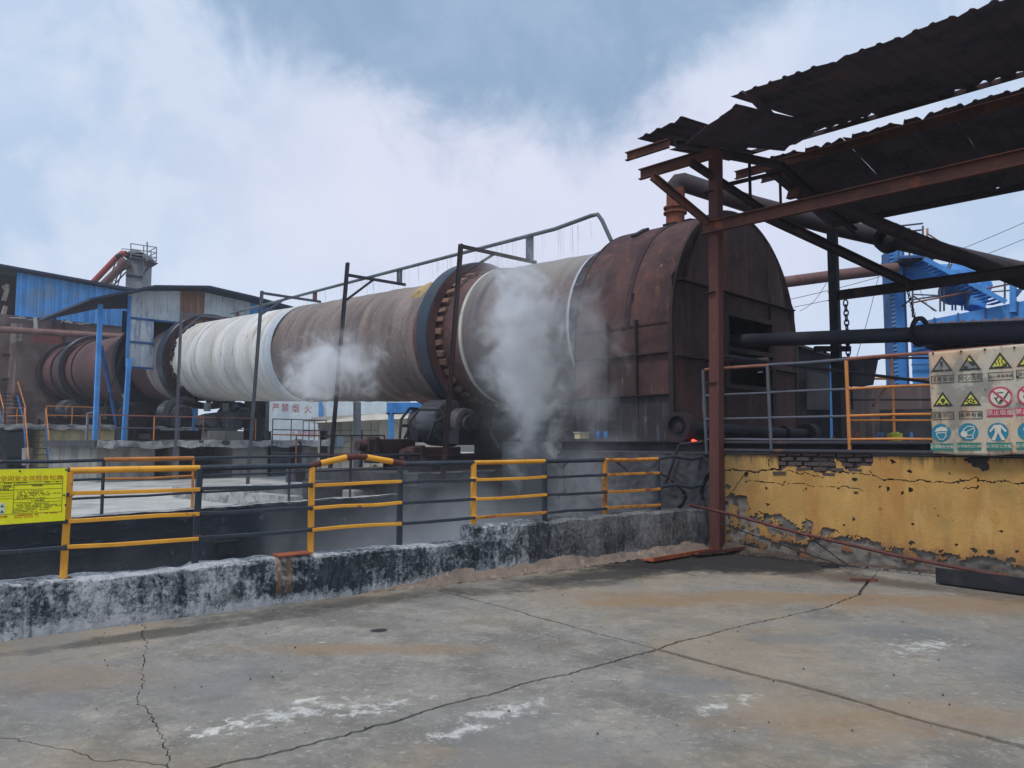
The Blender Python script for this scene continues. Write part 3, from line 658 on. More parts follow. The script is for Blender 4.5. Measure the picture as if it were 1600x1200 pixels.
def pier(t0, t1, w0, w1, z, label, slabm='cap', legs=(), zb=0, em='cap'):
    p = thing('kiln_pier', label, 'concrete pier', H(t0, w0, 0), 'concrete piers carrying the kiln')
    pts = [H(t0 - .35, w0 - .3, z - .28), H(t0 - .35, w1 + .3, z - .28), H(t1 + .3, w1 + .3, z - .28), H(t1 + .3, w0 - .3, z - .28)]
    def slab_edge(u, v):
        q = H(t0 - .35, w0 - .3 + (w1 - w0 + .6) * u, z - .28 + .28 * v); return rough(rough(q, .09, 1.5, 3), .05, 4, 5) - AH * .06
    MB().prism(pts, (0, 0, .279)).build('deck_slab', M['concdark'], p)
    MB().grid(slab_edge, 90, 8).build('broken_edge', M[em], p, True)
    for a, b, mt in legs:
        q = [H(t0, a, zb), H(t0, b, zb), H(t1, b, zb), H(t1, a, zb)]; MB().prism([Vector(x) for x in q], (0, 0, z - .28 - zb)).build('pier_leg', M[mt], p)
    return p
pier(5.2, 9.4, -3.4, 4.2, .92, 'sooty low concrete pier under the nearest kiln tyre', legs=((-3.2, 4, 'concdark'),), em='concdark')
pier(22.6, 29, -4.9, 4.6, 1.7, 'tall concrete pier with broken deck edge under the white kiln section', legs=((-5.0, -2.9, 'concrete'), (-2.2, -1.95, 'concrete'), (.3, 1.9, 'concrete'), (2.1, 2.9, 'concdark'), (3.6, 4.4, 'concrete')))
pier(36.5, 47, -5.4, 5, 2.55, 'farthest concrete pier with yellow wall below the brown kiln end', legs=((-3.6, 4.5, 'cream'), (-5.4, -5.0, 'concdark')))
m = MB(); m.prism([H(24.5, -2.0, 0), H(24.5, 4, 0), H(28, 4, 0), H(28, -2.0, 0)], (0, 0, 1.4)); tag(m.build('machine_block', M['concdark']), 'dark concrete core block between the legs of the tall pier', 'concrete block')

# low pale kerb and ledge in the far yard
a, b = P(270, 746, 21), P(452, 770, 17.0)
m = MB(); dd = (b - a); dd.z = 0; nn = Vector((-dd.y, dd.x, 0)).normalized() * .35
m.prism([Vector((a.x, a.y, .1)), Vector((b.x, b.y, .1)), Vector((b.x, b.y, .1)) + nn, Vector((a.x, a.y, .1)) + nn], (0, 0, .32)); tag(m.build('low_kerb', M['cap']), 'low whitish concrete kerb lying across the far yard floor', 'kerb')

# railings on the decks
ringrail('deck_railing', 'rusty and grey railing along the broken edge of the tall pier deck', [H(22.4, -5.0, 1.7), H(22.4, -.1, 1.7), H(22.4, 1.2, 1.7)], .95, [M['railbrown'], M['railgrey']], 2, 1.0, .026, 'thin railings on the kiln decks', [M['railbrown'], M['railgrey'], M['railorange'], M['railgrey']])
ringrail('deck_railing', 'grey railing on the right end of the tall pier deck by the pole', [H(22.4, 2.0, 1.7), H(22.4, 4.7, 1.7), H(24.5, 4.7, 1.7)], .95, [M['railgrey']], 2, .9, .026, 'thin railings on the kiln decks')
ringrail('deck_railing', 'orange and brown railing on the far deck beside the stairs', [H(36.3, -3.4, 2.55), H(36.3, -1.0, 2.55)], .95, [M['railorange']], 2, 1.2, .028, 'thin railings on the kiln decks')
ringrail('deck_railing', 'short railing at the head of the lower steel stairs at far left', [P(12, 662, 43) , P(40, 662, 43)], .9, [M['railbrown'], M['railorange']], 2, .45, .026, 'thin railings on the kiln decks')
ringrail('yard_railing', 'low dark railing in the far yard in front of the pale block', [P(424, 736, 27), P(500, 738, 27), P(600, 740, 26)], 1.3, [M['raildark'], M['railbrown']], 2, 1.1, .028, None)
def stairs(name, label, p0, p1, w, n, side, rail=True):
    t_ = thing(name, label, 'stairs', p0, 'steel stairs to the far deck'); p0, p1 = Vector(p0), Vector(p1); sd = Vector(side).normalized() * (w / 2)
    for k in (-1, 1): MB().bar(p0 + sd * k, p1 + sd * k, .06, .2).build('stringer', M['bluedk'], t_)
    for i in range(n):
        q = p0.lerp(p1, (i + .5) / n); MB().bar(q - sd, q + sd, .22, .04).build('tread', M['soot'], t_)
    if rail:
        for k in (-1, 1):
            a_ = [p0 + sd * k + Vector((0, 0, .1)), p0 + sd * k + Vector((0, 0, .95)), p1 + sd * k + Vector((0, 0, .95)), p1 + sd * k]
            MB().tube(a_, .03, 6).build('handrail', M['railorange'], t_)
stairs('steel_stairs', 'lower blue steel stairs climbing to the far deck at left', P(61, 746, 37.3), P(54, 667, 38.7), .95, 8, SH)
stairs('steel_stairs', 'upper steel stairs leading up to the works wall at far left', P(22, 664, 43.8), P(8, 612, 46), 1.1, 8, SH)

# second railing on the far pit wall
r2 = thing('pit_railing', 'dark pipe railing with one orange length on the far side of the pit', 'railing', _pd(0))
def RP(px, z): p = V(px, 700, _pd(0) + PDN * .14, PDV); p.z = z; return p
for px, mt in ((-60, 'black'), (163, 'black'), (303, 'railorange'), (453, 'black'), (548, 'raildark'), (640, 'raildark'), (700, 'raildark')):
    MB().tube([RP(px, .4), RP(px, 1.33)], .028, 8).build('post', M[mt], r2, True)
for z, r in ((1.34, .03), (1.02, .022), (.71, .022)):
    for a, b, mt in ((-420, 2, 'railbrown'), (2, 163, 'black'), (163, 303, 'railorange' if z > 1 else 'raildark'), (303, 490, 'black' if z > 1 else 'raildark'), (490, 700, 'raildark')):
        MB().tube([RP(a, z), RP((a + b) / 2, z + random.uniform(-.02, .01)), RP(b, z)], r, 8).build('rail', M[mt], r2, True)
MB().tube([RP(163, 1.345), RP(303, 1.345)], .036, 8).build('rail_sleeve', M['railorange'], r2, True)

# ================================================================== FRONT RAILING
def MW_last(root): return [o for o in MW if o.parent == root][-1]
fr = thing('curb_railing', 'yellow and black banded pipe railing standing on the near curb', 'railing', CUR0)
RO = CUR0 + CURN * .19
def FR(px, z): p = V(px, 760, RO, CURD); p.z = z; return p
posts = [(-900, 'black', .44), (-420, 'yellow', .44), (-150, 'black', .44), (108, 'yellow', .44), (311, 'black', .44), (487, 'yellow', .45), (625, 'black', .44), (740, 'yellow', .45), (851, 'black', .6), (945, 'yellowold', .6), (1028, 'black', .6)]
for px, mt, z0 in posts:
    p0 = FR(px - (3 if px < 400 else 0), z0 - .03); MB().bar(p0, FR(px, 1.385), .058, .058, CURD).build('post', M[mt], fr, bevel=.008)
    MB().box(p0 + Vector((0, 0, .025)), (.13, .11, .02), CURD).build('base_plate', M['rustdk'], MW_last(fr))
for px, mt, z0 in posts:
    for z in (1.185, .945, .715): MB().box(FR(px, z) - CURN * .006, (.074, .08, .05), CURD).build('weld_collar', M['rust' if random.random() < .5 else mt], fr, bevel=.01)
bays = [(-420, -150, 'yellow'), (-900, -420, 'black'), (-150, 108, 'black'), (108, 311, 'yellow'), (311, 487, 'black'), (487, 625, 'yellow'), (625, 740, 'black'), (740, 851, 'yellow'), (851, 945, 'black'), (945, 1028, 'yellowold')]
for i, (a, b, mt) in enumerate(bays):
    if a == 487:   # arched over length
        q = [FR(487, 1.385), FR(500, 1.415), FR(540, 1.475), FR(556, 1.485), FR(572, 1.478), FR(612, 1.42), FR(628, 1.39)]
        MB().tube(q[1:3] + [FR(541, 1.475)], .034, 14).build('bent_top_rail', M[mt], fr, True); MB().tube([FR(570, 1.478), q[5]], .034, 14).build('bent_top_rail', M[mt], fr, True)
        MB().tube(q[2:5], .0345, 14).build('rusty_splice', M['rustcol'], fr, True); MB().tube([q[0] - CURD * .03, q[1]], .033, 14).build('rusty_splice', M['rustcol'], fr, True); MB().tube([q[5], q[6] + CURD * .03], .033, 14).build('rusty_splice', M['rustcol'], fr, True)
    else:
        MB().tube([FR(a, 1.39), FR((a + b) / 2, 1.39 + random.uniform(-.006, .004)), FR(b, 1.39)], .029 if a < 700 else .027, 14).build('top_rail', M[mt], fr, True)
    for z in (1.185, .945, .715):
        mm_ = M[mt if not (a == 851 or (a == 740 and z < .8)) else ('black' if a == 851 else 'yellowold')]; k_ = [FR(a + (b - a) * u, z + random.uniform(-.009, .007)) - CURN * (.04 + random.uniform(-.006, .01)) for u in (0, .35, .7, 1)]
        m_ = MB()
        for p_, q_ in zip(k_, k_[1:]): m_.bar(p_ - (q_ - p_) * .005, q_, .03, .036)
        m_.build('mid_rail', mm_, fr, bevel=.004)
pe = wall_pt(CS + .25, 0, -.03)
for z, dz in ((1.39, -.02), (.96, 0)):
    a = FR(1028, z); b = Vector((pe.x, pe.y, z + .02)); MB().tube([a, a.lerp(b, .35) + Vector((0, 0, .03)), a.lerp(b, .75) + Vector((0, 0, -.03)), b], .026, 10).build('bent_end_rail', M['black'], fr, True)
tag(MB().box(V(452, 866, RO, CURD) * 1 - CURN * .1 + Vector((0, 0, 0)), (.36, .22, .012), CURD).build('steel_plate', M['orange']), 'small orange rusty steel plate lying on the curb top', 'steel plate')
o = bpy.data.objects['steel_plate']; o.location.z += .49 - V(452, 866, RO, CURD).z

# ================================================================== SIGNS
def text(s, size, mt, parent, mx, sx=1.0, sp=1.0, name='lettering'):
    cu = bpy.data.curves.new('t', 'FONT'); cu.body = s; cu.size = size; cu.align_x = 'CENTER'; cu.align_y = 'CENTER'; cu.space_character = sp; cu.extrude = .0006; cu.resolution_u = 3
    o = bpy.data.objects.new('t', cu); COL.objects.link(o); bpy.context.view_layer.update()
    me = bpy.data.meshes.new_from_object(o.evaluated_get(bpy.context.evaluated_depsgraph_get())); bpy.data.objects.remove(o)
    me.name = name; me.transform(MW[parent].inverted() @ mx @ Matrix.Diagonal((sx, 1, 1, 1))); me.materials.clear(); me.materials.append(mt)
    r = bpy.data.objects.new(name, me); COL.objects.link(r); r.parent = parent; return r
def flatmat(n, col, r=.6, wear=None):
    return mat(n, col, wear or [], r, 0, 0)
M['signyel'] = flatmat('yellow_notice_print', c(226, 222, 30), .45, [(c(206, 206, 60), 3, .5, .7, UN, .5), (c(150, 140, 50), 9, .68, .74, UN, .5)])
M['signred'] = flatmat('notice_red_print', c(176, 84, 20)); M['ink'] = flatmat('dark_print', c(70, 76, 30)); M['patch'] = flatmat('pale_print', c(196, 206, 190))
class Frame:     # a vertical board seen from the yard: u to the right, v up, n towards the viewer
    def __init__(s, o, u, tilt=0): s.o = Vector(o); s.u = Vector(u).normalized(); s.n = Vector((s.u.y, -s.u.x, 0)); s.v = Vector((0, 0, 1))
    def p(s, u, v, n=0): return s.o + s.u * u + s.v * v + s.n * n
    def m(s, u, v, n=0): q = s.p(u, v, n); return Matrix(((s.u.x, 0, s.n.x, q.x), (s.u.y, 0, s.n.y, q.y), (0, 1, 0, q.z), (0, 0, 0, 1)))
    def uv(s, px, py): q = V(px, py, s.o, s.u); return (q - s.o).dot(s.u), q.z - s.o.z
    def poly(s, pts, n, th): return MB().prism([s.p(a, b, n) for a, b in pts], s.n * th)
so_ = V(105, 732, RO - CURN * .075, CURD)
sg = thing('safety_notice', 'bright yellow printed safety notice board tied to the near railing at far left', 'notice board', so_)
f = Frame(so_, CURD); lw = f.uv(-27, 738)[0]; bt = f.uv(105, 813)[1]
f.poly([(lw, .0), (0, .005), (.0, bt), (lw, bt - .01)], 0, .006).build('board', M['signyel'], sg)
text('有限空间安全风险告知牌', .05, M['signred'], sg, f.m(f.uv(39, 748)[0], f.uv(39, 748)[1], .0068), 1.0, 1.05)
lines = MB(); W_ = -lw
def ln(u0, v0, u1, v1, w=.003): lines.bar(f.p(u0, v0, .0068), f.p(u1, v1, .0068), .0014, w, f.v if abs(v1 - v0) < .01 else f.u)
L0, R0 = lw + .03, -.03; uy = lambda py: f.uv(60, py)[1]; ux = lambda px: f.uv(px, 760)[0]
for py in (745.5 + 7, 751 + 6, 764): ln(L0, uy(py), R0, uy(py))
ln(ux(22), uy(752), ux(22), uy(801)); ln(R0, uy(745), R0, uy(802)); ln(L0, uy(745), L0, uy(802)); ln(ux(22), uy(756 + 0), R0, uy(756)); ln(L0, uy(801), R0, uy(801)); ln(ux(22), uy(779), R0, uy(779)); ln(ux(22), uy(784), R0, uy(784))
for py in (760, 765, 769, 773, 777): ln(L0, uy(py), ux(21), uy(py), .002)
lines.build('ruled_lines', M['ink'], sg)
rng = random.Random(4); dots = MB()
def dash(u0, u1, v, h):
    u = u0
    while u < u1:
        w = rng.uniform(.006, .012); 
        if rng.random() < .86: dots.bar(f.p(u, v, .0068), f.p(min(u + w, u1), v + rng.uniform(-.001, .001), .0068), .0014, h * rng.uniform(.6, 1.1), f.v)
        u += w + rng.uniform(.002, .005)
for i, py in enumerate((766.5, 769, 771.2, 773.4, 775.4, 777.6)): dash(ux(27), ux((68, 76, 95, 78, 55, 72)[i]), uy(py), .007)
for i, py in enumerate((786.5, 788.8, 791, 793.4, 796, 798.5)): dash(ux(27 if i < 3 else 22), ux((78, 96, 97, 80, 78, 60)[i]), uy(py), .007)
for px, py, w in ((12, 749.5 + 4, 12), (34, 753.5, 17), (74, 753.5, 8), (91, 753.5, 8), (60, 758.5, 20), (12, 758.5, 14), (60, 781.5, 20), (10, 762.5, 10), (0, 762.5, 8)): dash(ux(px - w / 2), ux(px + w / 2), uy(py), .013)
kind(dots.build('small_print', M['ink'], sg), 'stuff')
rr_ = MB(); dd_ = dots; dots = rr_
dash(ux(-20), ux(15), uy(804.5), .016); dash(ux(25), ux(62), uy(803.5), .014); dash(ux(72), ux(92), uy(801.8), .012); dash(ux(22), ux(62), uy(806.8), .008)
kind(dots.build('red_print', M['signred'], sg), 'stuff')
f.poly([(ux(-8), uy(784)), (ux(9), uy(783.5)), (ux(9), uy(801)), (ux(-8), uy(801))], .006, .0012).build('pictogram_patch', M['patch'], sg)
for py in (786.5, 795): f.poly([(ux(2), uy(py + 3.5)), (ux(8), uy(py + 3.5)), (ux(5), uy(py - 1))], .0074, .001).build('warning_triangle', M['ink'], sg)
bo = MB()
for px, py in ((31, 736), (103, 734), (100, 773.5), (102, 789)): u, v = f.uv(px, py); bo.tube([f.p(u, v, .004), f.p(u, v, .012)], .008, 8)
bo.build('bolt', M['rubber'], sg)

# big weathered pictogram board on the platform railing
so2 = V(1451, 551, WL0 - SH * .14, AH); f = Frame(so2, -AH)
M['board'] = mat('weathered_white_board', c(188, 182, 166), [(c(196, 164, 130), 1.0, .45, .62, UN, .8), (c(156, 118, 90), 2.4, .55, .7, (2, 2, 1), .7), (c(116, 114, 110), 1.5, .5, .62, UN, .75), (c(92, 84, 78), 7, .63, .69, UN, .85), (c(84, 80, 80), 1.1, .6, .72, (2, 2, .6), .75), (c(120, 92, 74), 4, .6, .7, (3, 3, .5), .7)], .75, 0, .12, 14)
fade = [(c(190, 180, 160), 5, .6, .72, UN, .7), (c(90, 86, 80), 3, .62, .74, UN, .6)]
M['sblk'] = flatmat('sign_black_print', c(58, 58, 56), .7, fade); M['syel'] = flatmat('sign_yellow_print', c(206, 202, 74), .7, fade); M['sred'] = flatmat('sign_red_print', c(186, 66, 92), .7, fade)
M['sblu'] = flatmat('sign_blue_print', c(44, 122, 146), .7, fade); M['sgrn'] = flatmat('sign_green_print', c(48, 116, 104), .7, fade); M['swht'] = flatmat('sign_white_print', c(206, 200, 184), .7, fade); M['sgry'] = flatmat('sign_soot_smear', c(120, 120, 118), .8, fade)
bd = thing('pictogram_board', 'big crumpled white safety board with warning triangles and blue circles on the platform railing', 'safety sign', so2)
BW = 2.05; BH0 = f.uv(1451, 707)[1]
def brd(u, v):
    uu = u * BW; top = .035 * math.sin(uu * 1.4) * .5; bot = BH0 - .03 * noise.noise(Vector((uu * 3, 0, 2))) - .03 * math.sin(uu * 2.2 + .4)
    e = .02 * noise.noise(Vector((v * 5, 2, 9))) * (1 if u < .001 else 0)
    return f.p(uu + e, bot + (top - bot) * v, .012 * noise.noise(Vector((uu * 2.2, v * 3, 1))) - .03 * max(0, .12 - v) * 6 * (noise.noise(Vector((uu * 5, 1, 1))) + .4))
MB().grid(brd, 60, 36).build('board', M['board'], bd, True).modifiers.new('thick', 'SOLIDIFY').thickness = .004
def nn_(u, v):   # relief of the board so the print follows it
    vv = (v - BH0) / -BH0; return .012 * noise.noise(Vector((u * 2.2, vv * 3, 1)))
cur = [None]
def shp(pts, mt, name, lv): # points in board u,v; layers above the first are sub-parts of it
    m_ = MB(); m_.prism([f.p(a, b, nn_(a, b) + .004 + lv * .0022) for a, b in pts], f.n * .0018); o_ = m_.build(name, M[mt], bd if lv == 0 else cur[0])
    if lv == 0: cur[0] = o_
    return o_
def tri(u, v, r, ins=0): return [(u - r * .95 + ins * 1.7, v - r * .52 + ins), (u + r * .95 - ins * 1.7, v - r * .52 + ins), (u + .004, v + r * 1.0 - ins * 1.95)]
def circ(u, v, r, n=28, sx=1): return [(u + r * sx * math.cos(2 * math.pi * k / n), v + r * math.sin(2 * math.pi * k / n)) for k in range(n)]
def line(u0, v0, u1, v1, w): 
    dx_, dy_ = u1 - u0, v1 - v0; L = math.hypot(dx_, dy_); a, b = -dy_ / L * w / 2, dx_ / L * w / 2
    return [(u0 + a, v0 + b), (u1 + a, v1 + b), (u1 - a, v1 - b), (u0 - a, v0 - b)]
def label(u, v, s, w, frame, ink, fill=None):
    h = .09
    if fill: shp([(u - w / 2, v - h / 2), (u + w / 2, v - h / 2), (u + w / 2, v + h / 2), (u - w / 2, v + h / 2)], fill, 'caption_plate', 0)
    else:
        m_ = MB()
        for q in (line(u - w / 2, v - h / 2, u + w / 2, v - h / 2, .006), line(u - w / 2, v + h / 2, u + w / 2, v + h / 2, .006), line(u - w / 2, v - h / 2, u - w / 2, v + h / 2, .006), line(u + w / 2, v - h / 2, u + w / 2, v + h / 2, .006)):
            m_.prism([f.p(a, b, nn_(a, b) + .004) for a, b in q], f.n * .0018)
        m_.build('caption_frame', M[frame], bd)
    text(s, min(.07, w / len(s) * 1.02), M[ink], bd, f.m(u, v, nn_(u, v) + .0085))
def at(px, py): return f.uv(px, py)
R3 = .128
# soot smear behind the first two triangles
# row 1
for k, (px, py, s) in enumerate(((1471.5, 572, '注意安全'), (1515, 570, '当心烫伤'), (1562.5, 567, '当心高温表面'), (1607, 563, '当心触电'))):
    u, v = at(px, py); shp(tri(u, v, R3), 'sblk', 'triangle_border', 0); shp(tri(u, v, R3, .022), 'syel' if k > 1 else 'sgry', 'triangle_field', 1)
    if k == 0: shp([(u - .016, v + .055), (u + .016, v + .055), (u + .008, v - .02), (u - .008, v - .02)], 'sblk', 'exclamation_mark', 2); shp(circ(u, v - .045, .014, 12), 'sblk', 'exclamation_mark', 2)
    if k == 1: shp([(u - .07, v - .05), (u - .02, v - .05), (u - .02, v - .02), (u - .045, v - .01), (u - .07, v - .02)], 'sblk', 'pictogram', 2); shp([(u - .01, v + .05), (u + .03, v + .04), (u + .06, v), (u + .04, v - .02), (u + .0, v + .01)], 'sblk', 'pictogram', 2); shp([(u - .004, v + .09), (u + .03, v + .035), (u + .005, v + .045), (u - .018, v + .06)], 'syel', 'pictogram', 2)
    if k == 2:
        shp(line(u - .075, v - .045, u + .07, v - .045, .012), 'sblk', 'hot_plate', 2); shp([(u + .02, v - .04), (u + .07, v - .04), (u + .07, v - .01), (u + .045, v - .01)], 'sblk', 'hot_plate', 2)
        for j in (-1, 0, 1):
            b_ = u + j * .034 - .01
            for i in range(4): shp(line(b_ + .01 * math.sin(i * 2), v - .025 + i * .02, b_ + .01 * math.sin(i * 2 + 2), v - .005 + i * .02, .009), 'sblk', 'heat_wave', 2)
    if k == 3: shp([(u - .01, v + .06), (u + .02, v + .06), (u + .005, v + .02), (u + .03, v + .02), (u - .02, v - .05), (u - .005, v), (u - .03, v)], 'sblk', 'lightning_bolt', 2)
    u2, v2 = at(px + 1.0, py + 20.5); label(u2, v2, s, .25, 'sblk', 'sblk')
# row 2
for k, (px, py, s) in enumerate(((1473, 627, '注意防尘'), (1517, 626, '噪声有害'))):
    u, v = at(px, py); shp(tri(u, v, R3 * .93), 'sblk', 'triangle_border', 0); shp(tri(u, v, R3 * .93, .022), 'syel', 'triangle_field', 1)
    if k == 0: shp(circ(u + .005, v + .01, .026, 14), 'sblk', 'dust_pictogram', 2); shp([(u - .06, v - .055), (u - .055, v - .02), (u - .015, v - .025), (u - .03, v - .055)], 'sblk', 'dust_pictogram', 2); shp([(u + .065, v - .055), (u + .06, v - .02), (u + .02, v - .025), (u + .035, v - .055)], 'sblk', 'dust_pictogram', 2); shp(circ(u + .004, v - .02, .012, 8), 'sblk', 'dust_pictogram', 2)
    else:
        st = [(u + (.062 if i % 2 else .03) * math.cos(i * math.pi / 7), v - .008 + (.055 if i % 2 else .028) * math.sin(i * math.pi / 7)) for i in range(14)]; shp(st, 'sblk', 'noise_pictogram', 2); shp(circ(u, v - .01, .024, 12), 'syel', 'noise_pictogram', 3); shp(circ(u + .003, v - .01, .013, 10), 'sblk', 'noise_pictogram', 4)
    u2, v2 = at(px, py + 22.5); label(u2, v2, s, .245, 'sblk', 'sblk')
for px, py, s in ((1563.5, 620.5, '禁止吸烟'), (1609, 618, '禁止烟火')):
    u, v = at(px, py); shp(circ(u, v, .124), 'sred', 'prohibition_ring', 0); shp(circ(u, v, .102), 'swht', 'prohibition_field', 1)
    shp(line(u + .0, v - .075, u + .085, v + .06, .018), 'sblk', 'cigarette', 2); shp(line(u - .02, v - .082, u + .015, v - .035, .03), 'sblk', 'cigarette', 2); shp(line(u - .05, v - .03, u - .015, v + .02, .012), 'sblk', 'smoke_curl', 2); shp(line(u - .03, v + .05, u + .03, v + .055, .01), 'sblk', 'smoke_curl', 2); shp(line(u - .06, v + .0, u - .03, v - .06, .012), 'sblk', 'smoke_curl', 2)
    shp(line(u - .085, v + .085, u + .085, v - .085, .022), 'sred', 'prohibition_bar', 3)
    u2, v2 = at(px - 1, py + 25); label(u2, v2, s, .265, None, 'swht', 'sred')
# row 3
for k, (px, py, s) in enumerate(((1470.5, 676, '必须戴安全帽'), (1513, 675, '必须戴防尘口罩'), (1559.5, 675, '必须穿工作服'), (1607, 674, '必须戴手套'))):
    u, v = at(px, py); shp(circ(u, v, .108, 28, .98), 'sblu', 'mandatory_disc', 0)
    if k == 0: shp([(u - .07, v + .01), (u - .05, v + .05), (u + .0, v + .075), (u + .06, v + .06), (u + .075, v + .02), (u + .0, v + .02)], 'swht', 'helmet', 1); shp([(u - .055, v - .0), (u + .06, v + .01), (u + .055, v - .05), (u + .02, v - .09), (u - .025, v - .085), (u - .05, v - .04)], 'swht', 'face', 1); shp([(u - .045, v - .01), (u + .05, v - .002), (u + .045, v - .045), (u + .017, v - .08), (u - .02, v - .075), (u - .042, v - .035)], 'sblu', 'face', 2)
    if k == 1: shp([(u - .075, v - .03), (u - .05, v + .04), (u + .0, v + .075), (u + .06, v + .07), (u + .075, v + .02), (u + .05, v - .04), (u + .055, v - .08), (u - .02, v - .085)], 'swht', 'face', 1); shp([(u - .065, v - .02), (u - .04, v + .035), (u + .0, v + .065), (u + .053, v + .06), (u + .065, v + .02), (u + .04, v - .04), (u + .045, v - .07), (u - .012, v - .075)], 'sblu', 'face', 2); shp(circ(u - .045, v - .025, .038, 14), 'swht', 'mask', 3); shp(line(u - .03, v + .0, u + .06, v + .045, .009), 'swht', 'mask_strap', 3); shp(line(u - .03, v - .045, u + .045, v - .035, .009), 'swht', 'mask_strap', 3)
    if k == 2: shp([(u - .035, v + .085), (u + .035, v + .085), (u + .03, v - .01), (u - .03, v - .01)], 'swht', 'overalls', 1); shp([(u - .03, v - .005), (u + .0, v - .005), (u - .035, v - .1), (u - .07, v - .09)], 'swht', 'overalls', 1); shp([(u + .03, v - .005), (u + .0, v - .005), (u + .035, v - .1), (u + .07, v - .09)], 'swht', 'overalls', 1); shp([(u - .035, v + .085), (u - .03, v + .055), (u - .075, v - .005), (u - .09, v + .015)], 'swht', 'overalls', 1); shp([(u + .035, v + .085), (u + .03, v + .055), (u + .075, v - .005), (u + .09, v + .015)], 'swht', 'overalls', 1)
    if k == 3: shp([(u - .05, v + .03), (u - .02, v + .08), (u + .02, v + .07), (u + .03, v - .01), (u + .05, v - .06), (u - .01, v - .08)], 'swht', 'glove', 1)
    u2, v2 = at(px + 1.5, py + 22.5); label(u2, v2, s, .255, None, 'swht', 'sgrn')
bo = MB()
for px, py in ((1458, 552), (1502, 549), (1539, 546), (1585, 543), (1590, 589), (1455, 640), (1454, 672)): u, v = at(px, py); bo.tube([f.p(u, v, -.01), f.p(u, v, .016)], .012, 8)
bo.build('bolt', M['rubber'], bd)

# ================================================================== PLATFORM RAILING
prl = thing('platform_railing', 'grey and orange pipe railing along the top edge of the burner platform', 'railing', wall_pt(CS, PZ, .1))
def PR(px, z): p = V(px, 650, WL0 + SH * .02, AH); p.z = z; return p
for px, mt, z1 in ((1103, 'railgrey', 2.78), (1204, 'railgrey', 2.77), (1326, 'railorange', 2.76), (1472, 'railbrown', 2.74), (1660, 'railbrown', 2.74)): MB().tube([PR(px, PZ - .02), PR(px - (3 if px < 1300 else 1), z1)], .025, 10).build('post', M[mt], prl, True)
for z in (2.78, 2.37, 2.0, 1.68):
    for a, b, mt in ((1103, 1204, 'railbrown' if z > 2.7 else 'railgrey'), (1204, 1326, 'railgrey'), (1326, 1472, 'railbrown' if z > 2.7 else 'railorange'), (1472, 1660, 'railbrown')):
        MB().tube([PR(a, z), PR((a + b) / 2, z + random.uniform(-.012, .008)), PR(b, z - .004)], .018 if z < 2.7 else .024, 10).build('rail', M[mt], prl, True)
ir = thing('inner_railing', 'dark sloping pipe rail behind the platform railing', 'railing', P(1240, 570, 12.6))
MB().tube([P(1128, 556, 12.4), P(1240, 571, 12.6), P(1453, 597, 13.2)], .028, 8).build('rail', M['raildark'], ir, True)
ring2 = ringrail('inner_railing', 'far orange and dark railing deeper on the platform behind the hood', [P(1322, 690, 18), P(1398, 690, 18), P(1470, 690, 18)], 2.0, [M['raildark'], M['railorange']], 4, 1.3, .03, None, [M['raildark'], M['railorange']])

# ================================================================== KILN
kiln = thing('rotary_kiln', 'long inclined rotary kiln shell, white and crusted brown, on steel tyres', 'rotary kiln', mat=KM)
RK = 1.75
def kmat(name, base, spots, rough=.8, bump=.5, extra=None):
    m = bpy.data.materials.new(name); m.use_nodes = True; t = NT(m.node_tree); b = m.node_tree.nodes['Principled BSDF']
    co = t.node('ShaderNodeTexCoord').outputs['Object']; col = base; h = 0
    col = t.mix(t.ramp(t.noise(t.scale(co, (1.5, .5, .5)), .7, 5, .6), .35, .65), tuple(x * .82 for x in base), tuple(min(.8, x * 1.12) for x in base))
    for k, L in enumerate(spots):
        nz = t.noise(t.scale(t.vm('ADD', co, (k * 5.1, k * 3.3, k * 9.7)), L[4]), L[1], 8, .68, .3); col = t.mix(t.math('MULTIPLY', t.ramp(nz, L[2], L[3]), L[5]), col, L[0])
    if extra: col = extra(t, co, col)
    rings = t.noise(t.scale(co, (5, .35, .35)), 2.2, 7, .7, .15); fine = t.noise(co, 22, 6, .7); mid = t.noise(t.scale(co, (2.4, .8, .8)), 4, 6, .66, .3)
    col = t.vm('MULTIPLY', col, t.math('ADD', .8, t.math('MULTIPLY', fine, .38)))
    t.put(b.inputs['Base Color'], col); b.inputs['Roughness'].default_value = rough; b.inputs['Specular IOR Level'].default_value = .25
    bn = t.node('ShaderNodeBump'); bn.inputs['Strength'].default_value = bump; bn.inputs['Distance'].default_value = .08
    t.put(bn.inputs['Height'], t.math('ADD', t.math('ADD', t.math('MULTIPLY', rings, .45), t.math('MULTIPLY', mid, .75)), t.math('MULTIPLY', fine, .5))); t.l.new(bn.outputs[0], b.inputs['Normal']); return m
RG = (2.6, .4, .4)
def top_light(colr, lo, hi, am):  # paints the shell top paler: light from above and wetness in the colour
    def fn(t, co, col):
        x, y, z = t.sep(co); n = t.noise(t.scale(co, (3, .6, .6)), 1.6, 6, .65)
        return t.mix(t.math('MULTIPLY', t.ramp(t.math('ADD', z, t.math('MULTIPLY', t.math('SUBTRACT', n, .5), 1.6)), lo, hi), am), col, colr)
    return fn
M['kwhite'] = kmat('lime_white_kiln_shell', c(200, 199, 198), [(c(176, 170, 162), .9, .46, .62, RG, .7), (c(150, 144, 136), .55, .56, .68, (3, .5, .5), .7), (c(112, 104, 98), 1.6, .60, .66, (3, .35, .35), .85), (c(120, 108, 98), 4, .62, .68, (2, .6, .6), .7), (c(190, 182, 166), .5, .52, .68, (2, .5, .5), .4)], .9, .4)
